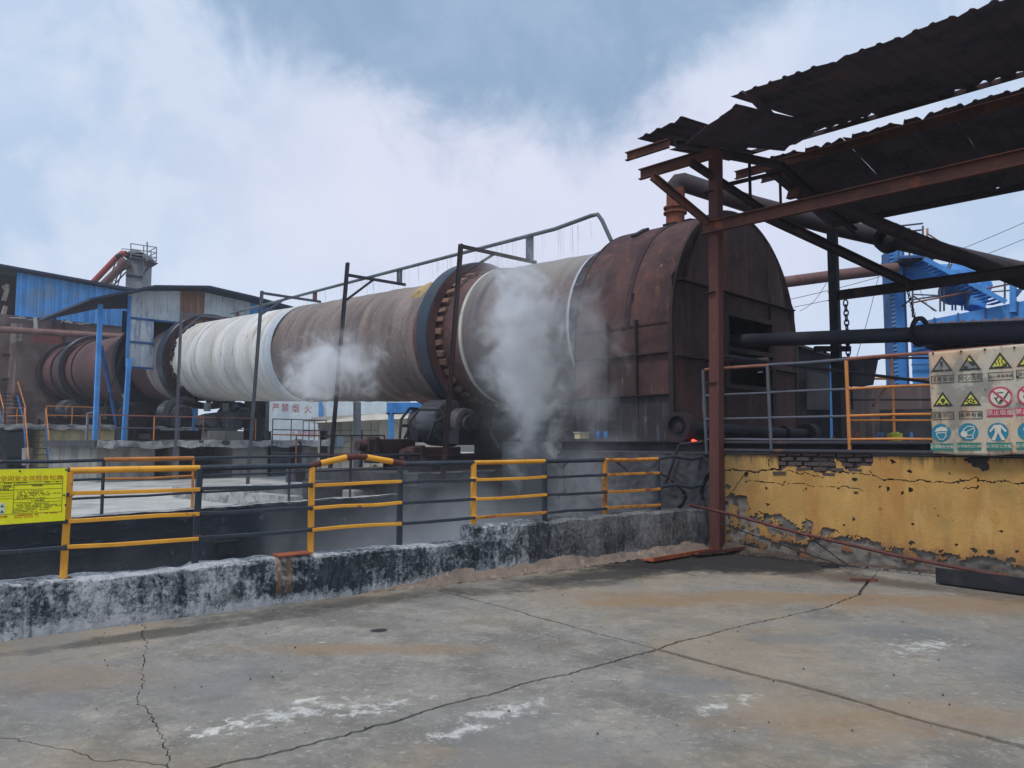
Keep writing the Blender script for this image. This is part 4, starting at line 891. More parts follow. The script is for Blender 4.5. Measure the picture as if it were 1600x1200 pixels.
M['kbrown'] = kmat('crusted_brown_kiln_shell', c(130, 117, 112), [(c(100, 88, 88), .9, .42, .6, RG, .8), (c(156, 142, 132), .8, .5, .68, (3, .5, .5), .6), (c(130, 104, 92), .6, .58, .72, RG, .6), (c(84, 74, 76), 1.3, .58, .72, (2, .6, .6), .7), (c(166, 154, 144), 5, .55, .7, (1.4, 1, 1), .55), (c(74, 64, 64), 7, .57, .7, (1.8, .8, .8), .6), (c(150, 120, 96), 2.2, .62, .74, (2, .7, .7), .5)], .9, .8, top_light(c(164, 156, 148), .3, 2.0, .35))
M['kright'] = kmat('grey_brown_kiln_shell', c(112, 102, 100), [(c(84, 76, 78), .8, .42, .62, RG, .8), (c(134, 124, 116), .9, .54, .7, (2, .5, .5), .6), (c(118, 92, 80), .7, .52, .68, UN, .7), (c(72, 64, 66), 6, .58, .7, (1.6, .8, .8), .5), (c(146, 136, 128), 5, .6, .72, UN, .4)], .8, .4, top_light(c(158, 160, 154), .5, 2.1, .6))
M['kdark'] = kmat('dark_red_brown_kiln_shell', c(98, 68, 66), [(c(76, 56, 58), .5, .45, .62, (1, .5, .5), .8), (c(120, 84, 78), .6, .55, .72, UN, .5)], .7, .08)
M['kring'] = kmat('pale_blue_ring', c(170, 180, 192), [(c(206, 204, 198), .8, .46, .64, RG, .7), (c(150, 128, 106), 1.2, .55, .7, RG, .6)], .8, .2)
M['kpale'] = kmat('pale_pink_band', c(172, 158, 156), [(c(140, 124, 124), .8, .46, .64, RG, .7)], .8, .2)
M['scale_y'] = mat('ochre_crust', c(172, 152, 112), [(c(140, 118, 84), 3, .46, .64, UN, .8), (c(198, 184, 150), 5, .56, .72, UN, .6)], .95, 0, .8, 18)
def shell(t0, t1, r, mt, name, amp, nx=None, seed=0, spiral=0):
    nx = nx or int((t1 - t0) / .06); m = MB()
    def fn(u, v):
        t = t0 + (t1 - t0) * u; a = 2 * math.pi * v; cy, cz = math.cos(a), math.sin(a)
        d = noise.fractal(Vector((t * 2.6, cy * 1.4, cz * 1.4 + seed)), 1.0, 2.0, 4) * amp + noise.noise(Vector((t * 7, cy * .5, cz * .5 + seed))) * amp * .5
        if spiral: d += amp * spiral * 1.6 * max(0, math.sin(t * 4.4 + a + noise.noise(Vector((t, cy * 2, cz * 2))) * 1.5)) ** 4
        rr = r + d; return KM @ Vector((t, cy * rr, cz * rr))
    return m.grid(fn, nx, 128).build(name, M[mt], kiln, True)
shell(1.0, 5.7, RK + .06, 'kright', 'shell_section', .012, 60, 1)
shell(5.7, 7.6, RK, 'tyreface', 'shell_section', .006, 20, 2)
shell(7.6, 15.55, RK - .01, 'kbrown', 'shell_section', .022, 220, 3, .35)
shell(15.55, 16.15, RK + .012, 'kring', 'shell_band', .008, 16, 4)
shell(16.15, 24.6, RK, 'kwhite', 'shell_section', .006, 170, 5, .15)
shell(24.6, 27.3, RK, 'kpale', 'shell_section', .006, 30, 6)
shell(27.3, 45.2, RK, 'kdark', 'shell_section', .004, 90, 7)
def klathe(prof, name, mt, n=112, par=kiln): return MB().lathe(prof, K0, A, n).build(name, M[mt], par, True)
def ring(t0, t1, r0, r1, name, mt, n=112): return klathe([(t0, r0), (t0, r1 - .03), (t0 + .03, r1), (t1 - .03, r1), (t1, r1 - .03), (t1, r0), (t0, r0)], name, mt, n)
# weld ring and joint rings
klathe([(5.52, RK), (5.53, RK + .10), (5.62, RK + .10), (5.64, RK)], 'pale_weld_ring', 'slabc')
ring(1.95, 2.08, RK, RK + .10, 'seal_ring', 'kring')
def tyre(t0, t1, r, lugs, label, face='tyreface'):
    o = ring(t0, t1, RK + .12, r, 'tyre', 'tyre', 144); o['label'] = label
    MB().lathe([(t0 - .012, RK + .1), (t0 - .012, r - .05), (t0 + .02, r - .05), (t0 + .02, RK + .1)], K0, A, 112).build('tyre_side_face', M[face], kiln, True)
    if lugs:
        me = None
        for side, tt in ((-1, t0 - .12), (1, t1 + .12)):
            for k in range(40):
                a = 2 * math.pi * k / 40 + random.uniform(-.02, .02); rad = A.orthogonal().normalized(); rad = Matrix.Rotation(a, 3, A) @ rad; tg = A.cross(rad)
                if me is None: 
                    ob = MB().box((0, 0, 0), (.24, .16, .09)).build('lug', M['lug'], kiln, bevel=.012); me = ob.data
                    me.transform(MW[kiln])
                else: ob = bpy.data.objects.new('lug', me); COL.objects.link(ob); ob.parent = kiln
                p = K0 + A * (tt + random.uniform(-.02, .02)) + rad * (RK + .055)
                mx = Matrix(((A.x, tg.x, rad.x, p.x), (A.y, tg.y, rad.y, p.y), (A.z, tg.z, rad.z, p.z), (0, 0, 0, 1))) @ Matrix.Rotation(random.uniform(-.2, .2), 4, 'Z') @ Matrix.Diagonal((random.uniform(.8, 1.3), random.uniform(.8, 1.2), random.uniform(.8, 1.4), 1))
                ob.matrix_local = KM.inverted() @ mx
tyre(6.55, 7.02, 2.13, True, 'nearest blue black tyre with rusty side face')
tyre(24.4, 25.05, 2.12, False, 'grey tyre on the white section', 'rustdk'); tyre(39.7, 40.3, 2.1, False, 'far dark tyre on the brown section', 'rustdk')
# rough lug crust next to the middle tyre, ochre crust blocks behind the near tyre
mm = MB()
for k in range(150):
    a = random.uniform(0, 6.283); rad = Matrix.Rotation(a, 3, A) @ A.orthogonal().normalized(); p = K0 + A * random.uniform(24.05, 24.38) + rad * (RK + .03); s_ = random.uniform(.05, .12); mm.box(p, (s_, s_ * 1.3, s_), A, None, rad)
kind(mm.build('tyre_packing', M['rustdk'], kiln), 'stuff')
for t0, a0, a1, rr in ((7.85, 40, 70, .12), (8.15, 75, 118, .16), (8.0, 128, 146, .1), (7.75, 150, 215, .07)):
    def crust(u, v):
        t = t0 + .55 * u; a = R_(a0 + (a1 - a0) * v); e = min(u, 1 - u, v, 1 - v) * 5; e = min(1, e)
        r = RK - .02 + rr * e * (.6 + .6 * abs(noise.noise(Vector((t * 6, a * 8, a0))))); return KM @ Vector((t, r * math.cos(a), r * math.sin(a)))
    MB().grid(crust, 12, 40).build('ochre_crust', M['scale_y'], kiln, True)
for a in range(0, 360, 15):   # small brackets behind the tyre
    r = R_(a + 4); rad = KM.to_3x3() @ Vector((0, math.cos(r), math.sin(r))); p = K0 + A * 7.3 + rad * (RK + .04); MB().box(p, (.2, .07, .09), A, None, rad).build('chair_pad', M['lug'], kiln)
klathe([(29.5, RK), (29.5, 2.35), (29.95, 2.35), (29.95, RK)], 'girth_gear', 'soot')
klathe([(38.4, RK), (38.4, RK + .06), (38.55, RK + .06), (38.55, RK)], 'shell_band', 'hooddark'); klathe([(42.4, RK), (42.4, RK + .08), (42.6, RK + .08), (42.6, RK)], 'shell_band', 'hooddark')
klathe([(44.4, RK), (44.4, RK + .2), (45.2, RK + .2), (45.2, .3)], 'inlet_cap', 'hooddark')
# leaf seal between kiln and hood
for k in range(40):
    a = 2 * math.pi * k / 40; rad = KM.to_3x3() @ Vector((0, math.cos(a), math.sin(a))); tg = A.cross(rad); p = K0 + A * 1.6 + rad * (RK + .2)
    MB().box(p, (.72, .3, .012), A - rad * .22, None, rad).build('seal_leaf', M['rustdk' if k % 3 else 'machine'], kiln)

# ---- rollers
def roller(t0, w, label, sc=1.0):
    c0 = K(t0, w, -2.36); mx = Matrix(((A.x, -SH.x, NN.x, c0.x), (A.y, -SH.y, NN.y, c0.y), (A.z, -SH.z, NN.z, c0.z), (0, 0, 0, 1)))
    t_ = thing('support_roller', label, 'roller', mat=mx, group='support rollers under the kiln tyres'); o = c0; a = A
    MB().lathe([(-.42, .1), (-.42, .52), (-.38, .6), (-.36, .62), (.36, .62), (.38, .6), (.42, .52), (.42, .1)], o, a, 48).build('roller_wheel', M['roller'], t_, True)
    for k in (-1, 1):
        MB().lathe([(k * .42, .16), (k * 1.0, .16)], o, a, 16).build('axle', M['machine'], t_, True)
        hb = MB().lathe([(k * .62, .02), (k * .62, .34), (k * .66, .40), (k * 1.0, .40), (k * 1.03, .34), (k * 1.03, .22), (k * 1.09, .2), (k * 1.09, .02)], o, a, 28); hbo = hb.build('bearing_housing', M['machine'], t_, True)
        MB().box(o + a * (k * .82) - NN * .33, (.5, .72, .42), a, None, NN).build('pedestal', M['soot'], t_, bevel=.02)
        for j in range(6):
            an = j * math.pi / 3; q = o + a * (k * 1.03) + (SH * math.cos(an) + NN * math.sin(an)) * .28; MB().tube([q, q + a * (k * .04)], .03, 6).build('bolt', M['soot'], hbo)
    g = MB().lathe([(-.5, .70), (.5, .70)], o, a, 20, R_(-30), R_(75), NN if w > 0 else NN); return t_
for t0, nm in ((6.71, 'nearest'), (24.72, 'middle'), (40.0, 'far')):
    for w, sd in ((-1.36, 'left'), (1.36, 'right')):
        roller(t0, w, {('nearest', 'left'): 'shiny worn support roller in front, under the near blue black tyre', ('nearest', 'right'): 'greasy support roller partly hidden in steam under the near tyre', ('middle', 'left'): 'grey roller under the left side of the middle tyre by the blue column', ('middle', 'right'): 'grey roller under the white kiln section, right of the two wheel bearing block', ('far', 'left'): 'dark roller under the farthest tyre beside the stairs', ('far', 'right'): 'roller of the farthest tyre seen behind the blue columns'}[(nm, sd)])
def base(t0, z, label):
    t_ = thing('roller_skid', label, 'skid frame', H(t0, 0, z), 'steel base frames under the rollers')
    for k in (-.85, .85): MB().chan(H(t0 + k, -2.7, z + .2), H(t0 + k, 2.7, z + .2), .22, .4, .03).build('base_beam', M['rustdk'], t_)
    for w in (-2.5, -1.4, 0, 1.4, 2.5): MB().bar(H(t0 - .85, w, z + .14), H(t0 + .85, w, z + .14), .16, .24).build('cross_beam', M['soot'], t_)
    return t_
base(6.71, .92, 'rusty steel base frame under the nearest pair of rollers'); base(24.72, 1.72, 'steel base frame on the tall pier deck'); base(40, 2.56, 'steel base frame on the far deck')
# adjusting screws jutting to the left on the near base
for t0, w0, z, lb in ((7.6, -2.5, 1.55, 'upper'), (6.0, -2.3, 1.35, 'lower')):
    t_ = thing('adjusting_jack', ('rusty box shaped screw jack, the rear of two, left of the near roller', 'rusty box shaped screw jack, the front of two, by the near pole')[lb == 'lower'], 'screw jack', H(t0, w0, z), 'screw jacks beside the near roller')
    MB().box(H(t0, w0, z), (1.5, .34, .34), SH)  .build('jack_body', M['rustdk'], t_, bevel=.02); MB().tube([H(t0, w0 - .75, z), H(t0, w0 - .98, z)], .13, 12).build('screw_head', M['rustdk'], t_, True); MB().box(H(t0, w0 - .5, z), (.12, .42, .42), SH).build('collar', M['rustdk'], t_)
    MB().box(H(t0, w0 + .1, z - .3), (1.4, .5, .3), SH).build('jack_bed', M['soot'], t_)
t_ = thing('deflector_plate', 'dark steel scraper plate jutting out above the near roller', 'steel plate', K(7.6, -1.6, -1.7))
MB().prism([P(627, 614, 20.3), P(652, 614, 20.5), P(692, 631, 20.5), P(664, 633, 20.2)], Vector((.05, .3, -.05))).build('plate', M['hooddark'], t_)
# grease lines and hoses round the near rollers
for pts, r, lb in (([P(648, 690, 19.2), P(640, 660, 19.3), P(655, 640, 19.4), P(690, 640, 19.3), P(700, 660, 19.2)], .03, 'black hose arching over the near roller base'), ([P(668, 688, 18.9), P(680, 660, 18.8), P(692, 652, 18.8)], .03, 'short black hose by the near support roller'), ([P(765, 650, 19.4), P(768, 680, 19.4), P(780, 700, 19.3)], .05, 'dark drain pipe right of the near rollers')):
    tag(MB().tube(pts, r, 8).build('hose', M['rubber'], None, True), lb, 'hose')
t_ = thing('roller_guard', 'dark wire and bar guard frame behind the near roller', 'guard frame', P(635, 690, 20.6))
for a, b in (((624, 690), (627, 655)), ((627, 655), (640, 638)), ((640, 638), (662, 640)), ((632, 685), (645, 655)), ((645, 655), (655, 690)), ((628, 665), (648, 665))): MB().tube([P(*a, 20.4), P(*b, 20.6)], .04, 6).build('guard_bar', M['soot'], t_)
# thrust roller block and machine bits at the middle tyre
t_ = thing('thrust_roller', 'grey two wheel bearing block between the middle rollers', 'bearing block', H(22.9, 0, 2.2))
q = [(-.95, 2.35), (-.8, 2.75), (-.5, 2.85), (.2, 2.95), (.55, 2.9), (.85, 2.6), (.8, 2.3), (.6, 2.1), (-.7, 2.1)]
MB().prism([H(22.9, w, z) for w, z in q], AH * .8).build('housing', M['machine'], t_)
for w, r in ((-.55, .24), (.15, .32)): MB().lathe([(-.08, .02), (-.08, r), (0, r + .03), (.3, r + .03)], H(22.9, w, 2.52), AH, 24).build('end_cover', M['roller'], t_, True)
MB().box(H(23.2, .1, 1.9), (.8, 1.5, .42), AH).build('plinth', M['concrete'], t_)
for w in (-.6, .2): MB().lathe([(-.18, .14), (.18, .14)], H(23.2, w, 3.12), (0, 0, 1), 12).build('grease_cup', M['grey'], t_)
t_ = thing('gear_guard', 'round brown gear cover low beside the middle tyre under the shelter', 'gear cover', H(27, -2.2, 1.7))
MB().lathe([(0, .1), (0, .72), (.1, .78), (.6, .78)], H(26.2, -2.3, 2.6), AH, 36).build('cover', M['hooddark'], t_, True)
MB().lathe([(-.06, .0), (-.06, .36), (.02, .4)], H(26.2, -2.3, 2.6), AH, 28).build('hub', M['hooddark'], t_, True)
MB().box(H(26.2, -2.35, 1.95), (.8, 1.6, .5), AH).build('base', M['soot'], t_)
for k in range(3):
    q = K(24.5 - k * .22, -1.75, -2.0); MB().lathe([(-.02, .62), (-.02, .74), (.04, .74), (.04, .62)], K(24.0 - k * .2, -1.36, -2.36), A, 24, R_(-70), R_(70), NN - SH * .6).build('guard_hoop', M['machine'], t_, True)
tag(MB().tube([H(28.8, -3.6, 1.7), H(28.8, -3.6, 2.9), H(28.8, -3.2, 3.0)], .06, 6).build('vent_pipe', M['grey']), 'thin grey standpipe on the deck under the shelter', 'pipe')

# ================================================================== HOOD
HA, HB, HW, HZ, RA = -1.1, 1.2, 2.55, 3.80, 2.55
hood = thing('kiln_hood', 'big rusty arched firing hood over the near end of the kiln', 'kiln hood', H(HA, 0, PZ))
def arch(t, r, n=40, wz=0): return [H(t, r * math.cos(math.pi - math.pi * i / n), HZ + r * math.sin(math.pi * i / n)) for i in range(n + 1)]
def sheet(t0, t1, r, a0, a1, name, mt):
    def fn(u, v):
        a = R_(a0 + (a1 - a0) * v); t = t0 + (t1 - t0) * u; d = .012 * noise.noise(Vector((t * 1.5, a * 3, 1))) + (.02 * math.sin(u * math.pi) if 0 else 0)
        return H(t, -(r + d) * math.cos(a), HZ + (r + d) * math.sin(a))
    o = MB().grid(fn, 10, 36).build(name, M[mt], hood, True); s_ = o.modifiers.new('thick', 'SOLIDIFY'); s_.thickness = .02; return o
TMID = HA + 1.0
for i, (t0, t1) in enumerate(((HA, TMID), (TMID + .006, HB))):
    for a0, a1 in ((0, 62), (62.2, 118), (118.2, 180)): sheet(t0, t1, RA + .012 * i, a0, a1, 'arch_plate', 'hood')
for t0, ww, hh in ((HA - .02, .06, .06), (TMID - .05, .12, .014), (HB - .05, .05, .02)):
    MB().lathe([(0, RA + .005), (0, RA + hh), (ww, RA + hh), (ww, RA + .005)], H(t0, 0, HZ), AH, 60, 0, math.pi, -SH if 1 else SH).build('arch_flange', M['hooddark'], hood, True)
# side panels in three rows and three bays, with stiffener ribs
zrow = [(1.66, 2.50, 'hoodlow'), (2.53, 3.27, 'hood'), (3.30, HZ, 'hood')]; tb = [HA, HA + .78, HA + 1.46, HB]
for sd in (-1, 1):
    for z0, z1, mt in zrow:
        for i in range(3):
            w = sd * (HW + random.uniform(-.008, .012)); a, b = tb[i] + .006, tb[i + 1] - .006
            MB().prism([H(a, w, z0), H(b, w, z0), H(b, w, z1), H(a, w, z1)], -SH * sd * .025).build('side_panel', M[mt], hood)
        if z1 < HZ: MB().bar(H(HA, sd * (HW + .03), z1 + .015), H(HB, sd * (HW + .03), z1 + .015), .07, .022).build('seam_flange', M['hooddark'], hood)
    for t in (tb[1], tb[2]): MB().bar(H(t, sd * (HW + .045), 2.5), H(t, sd * (HW + .045), HZ + .15), .04, .09, SH).build('stiffener', M['hooddark'], hood)
for sd in (-1, 1): MB().bar(H(HA + .02, sd * (HW + .02), 1.62), H(HA + .02, sd * (HW + .02), HZ), .09, .09, SH).build('corner_angle', M['hooddark'], hood)
# front end plates
def fpanel(pts, nm='end_plate', mt='hood', dd=0):
    MB().prism([H(HA - dd, w, z) for w, z in pts], AH * .025).build(nm, M[mt], hood)
c_ = [-HW, -.75, 1.3, HW]; g = .008
def ar(w0, w1, zb, n=10): return [(w0 + g, zb), (w1 - g, zb)] + [(w1 - g - (w1 - w0 - 2 * g) * i / n, HZ + math.sqrt(max(0, (RA - .01) ** 2 - (w1 - g - (w1 - w0 - 2 * g) * i / n) ** 2))) for i in range(n + 1)]
for i in range(3):
    a, b = c_[i], c_[i + 1]
    fpanel(ar(a, b, 4.66), dd=.01 * i - .005)
    if i != 1:
        zt = lambda w: 4.63 if abs(w) < 2.3 else HZ + math.sqrt(max(0, (RA - .02) ** 2 - w * w))
        for z0, z1 in ((1.66, 3.2), (3.23, None)):
            if z1: fpanel([(a + g, z0), (b - g, z0), (b - g, z1), (a + g, z1)], dd=.01 * (i == 0))
            else:
                pts = [(a + g, z0), (b - g, z0)] + [(w, min(4.63, HZ + math.sqrt(max(0, (RA - .01) ** 2 - w * w)))) for w in [b - g + (a + g - b + g) * k / 8 for k in range(9)]]; fpanel(pts, dd=.01 * (i == 2))
    else:
        fpanel([(a + g, 1.66), (b - g, 1.66), (b - g, 2.78), (a + g, 2.78)]); fpanel([(a + g, 4.2), (b - g, 4.2), (b - g, 4.63), (a + g, 4.63)], dd=.006)
for z, w in ((4.645, math.sqrt(RA ** 2 - .85 ** 2)), (3.215, HW)): MB().bar(H(HA - .05, -w, z), H(HA - .05, w, z), .12, .025).build('seam_flange', M['hooddark'], hood)
for w, z0, z1 in ((-.75, 1.66, 4.64), (1.3, 1.66, 6.0)): MB().bar(H(HA - .03, w, z0), H(HA - .03, w, z1), .05, .07, SH).build('stiffener', M['hooddark'], hood)
for w in (-.72, 1.26): MB().bar(H(HA - .06, w, 2.72), H(HA - .06, w, 4.24), .1, .1, SH).build('opening_frame', M['hooddark'], hood)
for z in (2.75, 3.5, 4.22): MB().bar(H(HA - .07, -.72, z), H(HA - .07, 1.28, z), .08, .1).build('opening_frame', M['hooddark'], hood)
MB().tube([H(HA - .1, -.7, 3.3), H(HA - .12, .3, 3.3), H(HA - .1, .9, 3.38)], .07, 10).build('fuel_lance', M['pipe'], hood, True)
pts = [H(HB + .02, w, z) for w, z in [(-HW, 1.66), (HW, 1.66)] + [(RA * .99 * math.cos(math.pi * i / 30), HZ + RA * .99 * math.sin(math.pi * i / 30)) for i in range(31)]]
MB().prism(pts, AH * .03).build('back_plate', M['hooddark'], hood)
MB().prism([H(HA + .9, -HW + .05, 1.66), H(HA + .9, HW - .05, 1.66), H(HA + .9, HW - .05, 4.5), H(HA + .9, -HW + .05, 4.5)], AH * .05).build('inner_baffle', M['soot'], hood)
MB().prism([H(HA, -HW + .02, 1.62), H(HB, -HW + .02, 1.62), H(HB, HW - .02, 1.62), H(HA, HW - .02, 1.62)], (0, 0, .04)).build('floor_plate', M['soot'], hood)
for w in (-HW, HW): MB().chan(H(HA - .1, w, 1.55), H(HB + .1, w, 1.55), .12, .16, .02).build('sill_beam', M['soot'], hood)
for a, sz in (((1005, 351), .5), ((1030, 347), .25), ((1050, 344), .35)):
    pass
for tt, aa, ll in ((HA + 1.62, 62, .5), (HA + 1.15, 72, .3), (HA + .85, 80, .34)):
    nr = -SH * math.cos(R_(aa)) + Vector((0, 0, math.sin(R_(aa)))); MB().box(H(tt, -(RA + .03) * math.cos(R_(aa)), HZ + (RA + .03) * math.sin(R_(aa))), (.16, ll, .05), AH, None, nr).build('hatch', M['soot'], hood)
# trolley axle with an open flanged wheel at its left end
t_ = thing('hood_axle', 'dark axle pipe with a big open rimmed wheel in front of the hood foot', 'axle', H(HA - .28, 0, 1.75))
ax0 = P(1066, 668, 13.35); ax1 = P(1262, 679, 16.3)
MB().tube([ax0, ax1], .115, 16).build('axle_pipe', M['soot'], t_, True); dA = (ax1 - ax0).normalized(); 
MB().lathe([(-.13, .19), (-.16, .2), (-.16, .27), (.06, .27), (.06, .1), (-.1, .09), (-.12, .0)], ax0, dA, 32).build('wheel', M['hooddark'], t_, True); MB().lathe([(-.07, .0), (-.07, .19), (-.11, .2)], ax0, dA, 28).build('wheel_disc', M['soot'], t_, True)
MB().lathe([(-.1, .0), (-.1, .24), (.15, .24), (.15, .1)], ax1, dA, 28).build('wheel', M['soot'], t_, True)
MB().lathe([(-.04, .15), (.04, .15), (.04, .1)], ax0.lerp(ax1, .78), dA, 20).build('collar', M['soot'], t_, True)
# burner pipe
b0 = H(HA + .85, .0, 3.78); b1 = P(1450, 522, 13.1); b2 = P(1760, 515, 10.6)
t_ = thing('burner_pipe', 'long dark burner pipe running level into the hood opening', 'pipe', b0); MB().tube([b0, b1], .135, 20).build('lance', M['burner'], t_, True); dB = (b2 - b1).normalized(); MB().tube([b1 - dB * .3, b1, b2], [.15, .185, .185], 20).build('sleeve', M['burner'], t_, True)
cl_ = P(1437, 518, 13.15); MB().lathe([(-.02, .19), (-.02, .27), (.02, .27), (.02, .19)], cl_, dB, 28).build('hanger_ring', M['soot'], t_, True)
# stack and ducts
t_ = thing('exhaust_stack', 'short rusty round stack with flange on the hood roof, elbowing into a duct', 'duct', P(1055, 345, 16.3))
sb = P(1055, 352, 16.3); stt = P(1056, 290, 16.3); MB().tube([sb, stt], .2, 20).build('stack', M['stack'], t_, True)
so_2 = [o for o in MW if o.parent == t_][-1]
for py in (325, 333): MB().lathe([(-.02, .2), (-.02, .255), (.02, .255), (.02, .2)], P(1055, py, 16.3), (0, 0, 1), 24).build('flange', M['stack'], so_2, True)
MB().tube([P(1055, 298, 16.3), P(1056, 291, 16.3), P(1060, 286, 16.3), P(1067, 285, 16.3), P(1080, 289, 16.3), P(1176, 320, 16.3), P(1316, 357, 16.6), P(1400, 376, 17), P(1500, 400, 17.4), P(1640, 432, 18)], [.2, .205, .21, .21, .205, .2, .2, .2, .2, .2], 20).build('long_duct', M['pipebrown' if 0 else 'pipe'], t_, True)
t_ = thing('torn_duct', 'second dark duct with a torn open end hanging under the roof', 'duct', P(1280, 310, 14.5))
MB().tube([P(1264, 304, 14.6), P(1320, 326, 14.4), P(1380, 352, 14.2), P(1440, 378, 14), P(1520, 408, 13.8), P(1640, 455, 13.6)], [.1, .115, .125, .13, .14, .15], 18).build('duct', M['pipe'], t_, True)
MB().prism([P(1247, 306, 14.5), P(1252, 290, 14.5), P(1266, 283, 14.5), P(1270, 288, 14.5), P(1258, 296, 14.5), P(1254, 308, 14.5)], AH * .25).build('torn_flap', M['rust'], t_)
MB().lathe([(-.1, .2), (-.1, .3), (.1, .3), (.1, .2)], P(1390, 372, 15), Vector((.7, .5, -.3)), 20).build('hanger_strap', M['soot'], t_, True)
tag(MB().tube([P(1225, 441, 24), P(1300, 431, 24), P(1400, 419, 24.5)], .185, 16).build('brown_duct', M['pipebrown'], None, True), 'level brown duct passing behind the hood to the blue tower', 'duct')

# ================================================================== SPRAY PIPE
M['spray'] = mat('grey_green_pipe', c(92, 104, 108), [(c(70, 78, 84), 2, .48, .66, UN, .7)], .6, 0, .05)
sp = thing('spray_pipe', 'thin grey water spray pipe on hangers along the top of the kiln', 'pipe', H(2.7, 0, 7.1))
MB().tube([P(955, 376, 18.0), P(941, 345, 18.05), P(934, 335, 18.1), P(924, 337, 18.2), H(4, 0, 7.1), H(12, 0, 7.12), H(22.5, 0, 7.13)], .052, 10).build('pipe', M['spray'], sp, True)
poles = [((722, 382), (690, 752), 18.0, 4.9, 'rustdk'), ((545, 411), (513, 756), 21.9, 10.6, 'raildark'), ((411, 455), (387, 754), 25.5, 15.7, 'railgrey'), ((285, 487), (276, 690), 29.9, 21.9, 'railgrey')]
lbs = ['dark angle iron pole with braced arm right in front of the near tyre', 'black leaning pole with arm in front of the steaming kiln section', 'grey pole with braced arm at the white and brown kiln joint', 'grey pole on the tall pier deck by the middle tyre']
for (tp, bt, Y, t0, mt), lb in zip(poles, lbs):
    a, b = P(*tp, Y), P(*bt, Y - .6); q = thing('spray_pole', lb, 'pole', b, 'poles holding the spray pipe'); an = H(t0, .25, 0); hz_ = P(tp[0], tp[1] + (16 if t0 == 10.6 else 0), Y).z; an.z = min(hz_, 6.9)
    if t0 == 4.9: an.z = 6.42
    if t0 == 10.6: an.z = 6.66
    MB().chan(b - Vector((0, 0, .8)), a, .09, .09, .012, AH).build('upright', M[mt], q)
    st = P(tp[0], tp[1] + 3 + (16 if t0 == 10.6 else 0), Y); MB().bar(st, an, .08, .08).build('arm', M[mt], q)
    MB().bar(st + (a - b).normalized() * -.75, st.lerp(an, .42 if t0 < 20 else .3), .05, .06).build('brace', M[mt], q)
    hp = H(t0, .0, 0); MB().prism([H(t0 - .13, 0, min(an.z, 7.0)), H(t0 + .13, 0, min(an.z, 7.0)), H(t0 + .13, 0, 7.14), H(t0 - .13, 0, 7.14)], SH * .03).build('hanger', M['rust' if t0 > 12 else 'railgrey'], q)
ws_ = MB(); rng = random.Random(3)
for k in range(95):
    t = rng.uniform(2.8, 17); zt = K(t, 0, RK).z; x = rng.uniform(-.05, .05); p = H(t, x, 7.06); d_ = rng.uniform(.0, .05)
    ws_.tube([p, H(t, x + d_, zt + .02 + (7.06 - zt) * rng.choice((0, 0, .3, .55)))], rng.uniform(.0025, .005), 4)
w_o = ws_.build('water_streams', M['water']); kind(w_o, 'stuff'); tag(w_o, 'fine threads of cooling water falling from the spray pipe onto the kiln', 'water')

# ================================================================== CANOPY
C1 = V(1117, 700, WL0 - SH * .13, AH); C1.z = 0; CL = C1.dot(SH); C1s = C1.dot(AH)
def CW(tau, w, z): q = AH * (C1s + tau) + SH * (CL + w); return Vector((q.x, q.y, z))
can = thing('roof_canopy', 'wrecked rusty steel canopy of corrugated sheets over the burner platform', 'canopy', C1)
MB().bar(Vector((C1.x, C1.y, -.05)), P(1118, 236, C1.y), .168, .168, AH).build('column', M['rustcol'], can, bevel=.01)
for z in (5.55, 3.95, 2.55): MB().box(Vector((C1.x, C1.y, z)), (.176, .176, .012), AH).build('weld_seam', M['rustdk'], can)
MB().bar(CW(0, 4.8, PZ), CW(0, 4.8, 5.9), .17, .17, AH).build('column', M['soot'], can, bevel=.01)
for tau in (-7,):
    for w in (.15, 4.8): MB().bar(CW(tau, w, PZ), CW(tau, w, 6.0), .17, .17, AH).build('column', M['rustcol'], can)
RX = -9.2
MB().chan(CW(.12, -.02, 4.98), CW(RX, -.02, 4.98), .09, .19, .014).build('eave_beam', M['rust'], can)
MB().chan(CW(.1, 4.8, 4.56), CW(RX, 4.8, 4.56), .09, .19, .014).build('far_beam', M['rustdk'], can)
def VL(px, py, lat):   # point on the level line of lateral offset lat from the column plane
    r = ray(px, py); k = (CL + lat - EYE.dot(SH)) / r.dot(SH); return EYE + r * k
def along(px, py, lat, tau): p = VL(px, py, lat); return CW(tau, lat, p.z), p
def purlin(px, py, lat, w, h, mt, nm='purlin'):
    z, p = along(px, py, lat, 0); MB().chan(p, CW(RX, lat, p.z), w, h, .012).build(nm, M[mt], can)
for (qx, qy, lat, ex, ey, w_, h_) in ((980, 246, -.95, 1046, 221, .07, .13), (1001, 274, -.35, 1114, 229, .08, .17)):
    z_, p_ = along(qx, qy, lat, 0); e_ = VL(ex, ey, lat); e_.z = p_.z; MB().chan(p_, e_, w_, h_, .012).build('purlin', M['rust'], can)
purlin(1150, 275, 2.62, .08, .15, 'rust'); purlin(1190, 282, 3.9, .06, .12, 'rustdk'); purlin(1300, 352, 5.4, .06, .12, 'rustdk')
MB().chan(VL(1018, 276, -.95), Vector((C1.x, C1.y, 5.03)) - SH * .08, .07, .12, .012).build('knee_brace', M['rust'], can)
zr = VL(1142, 250, 2.4).z
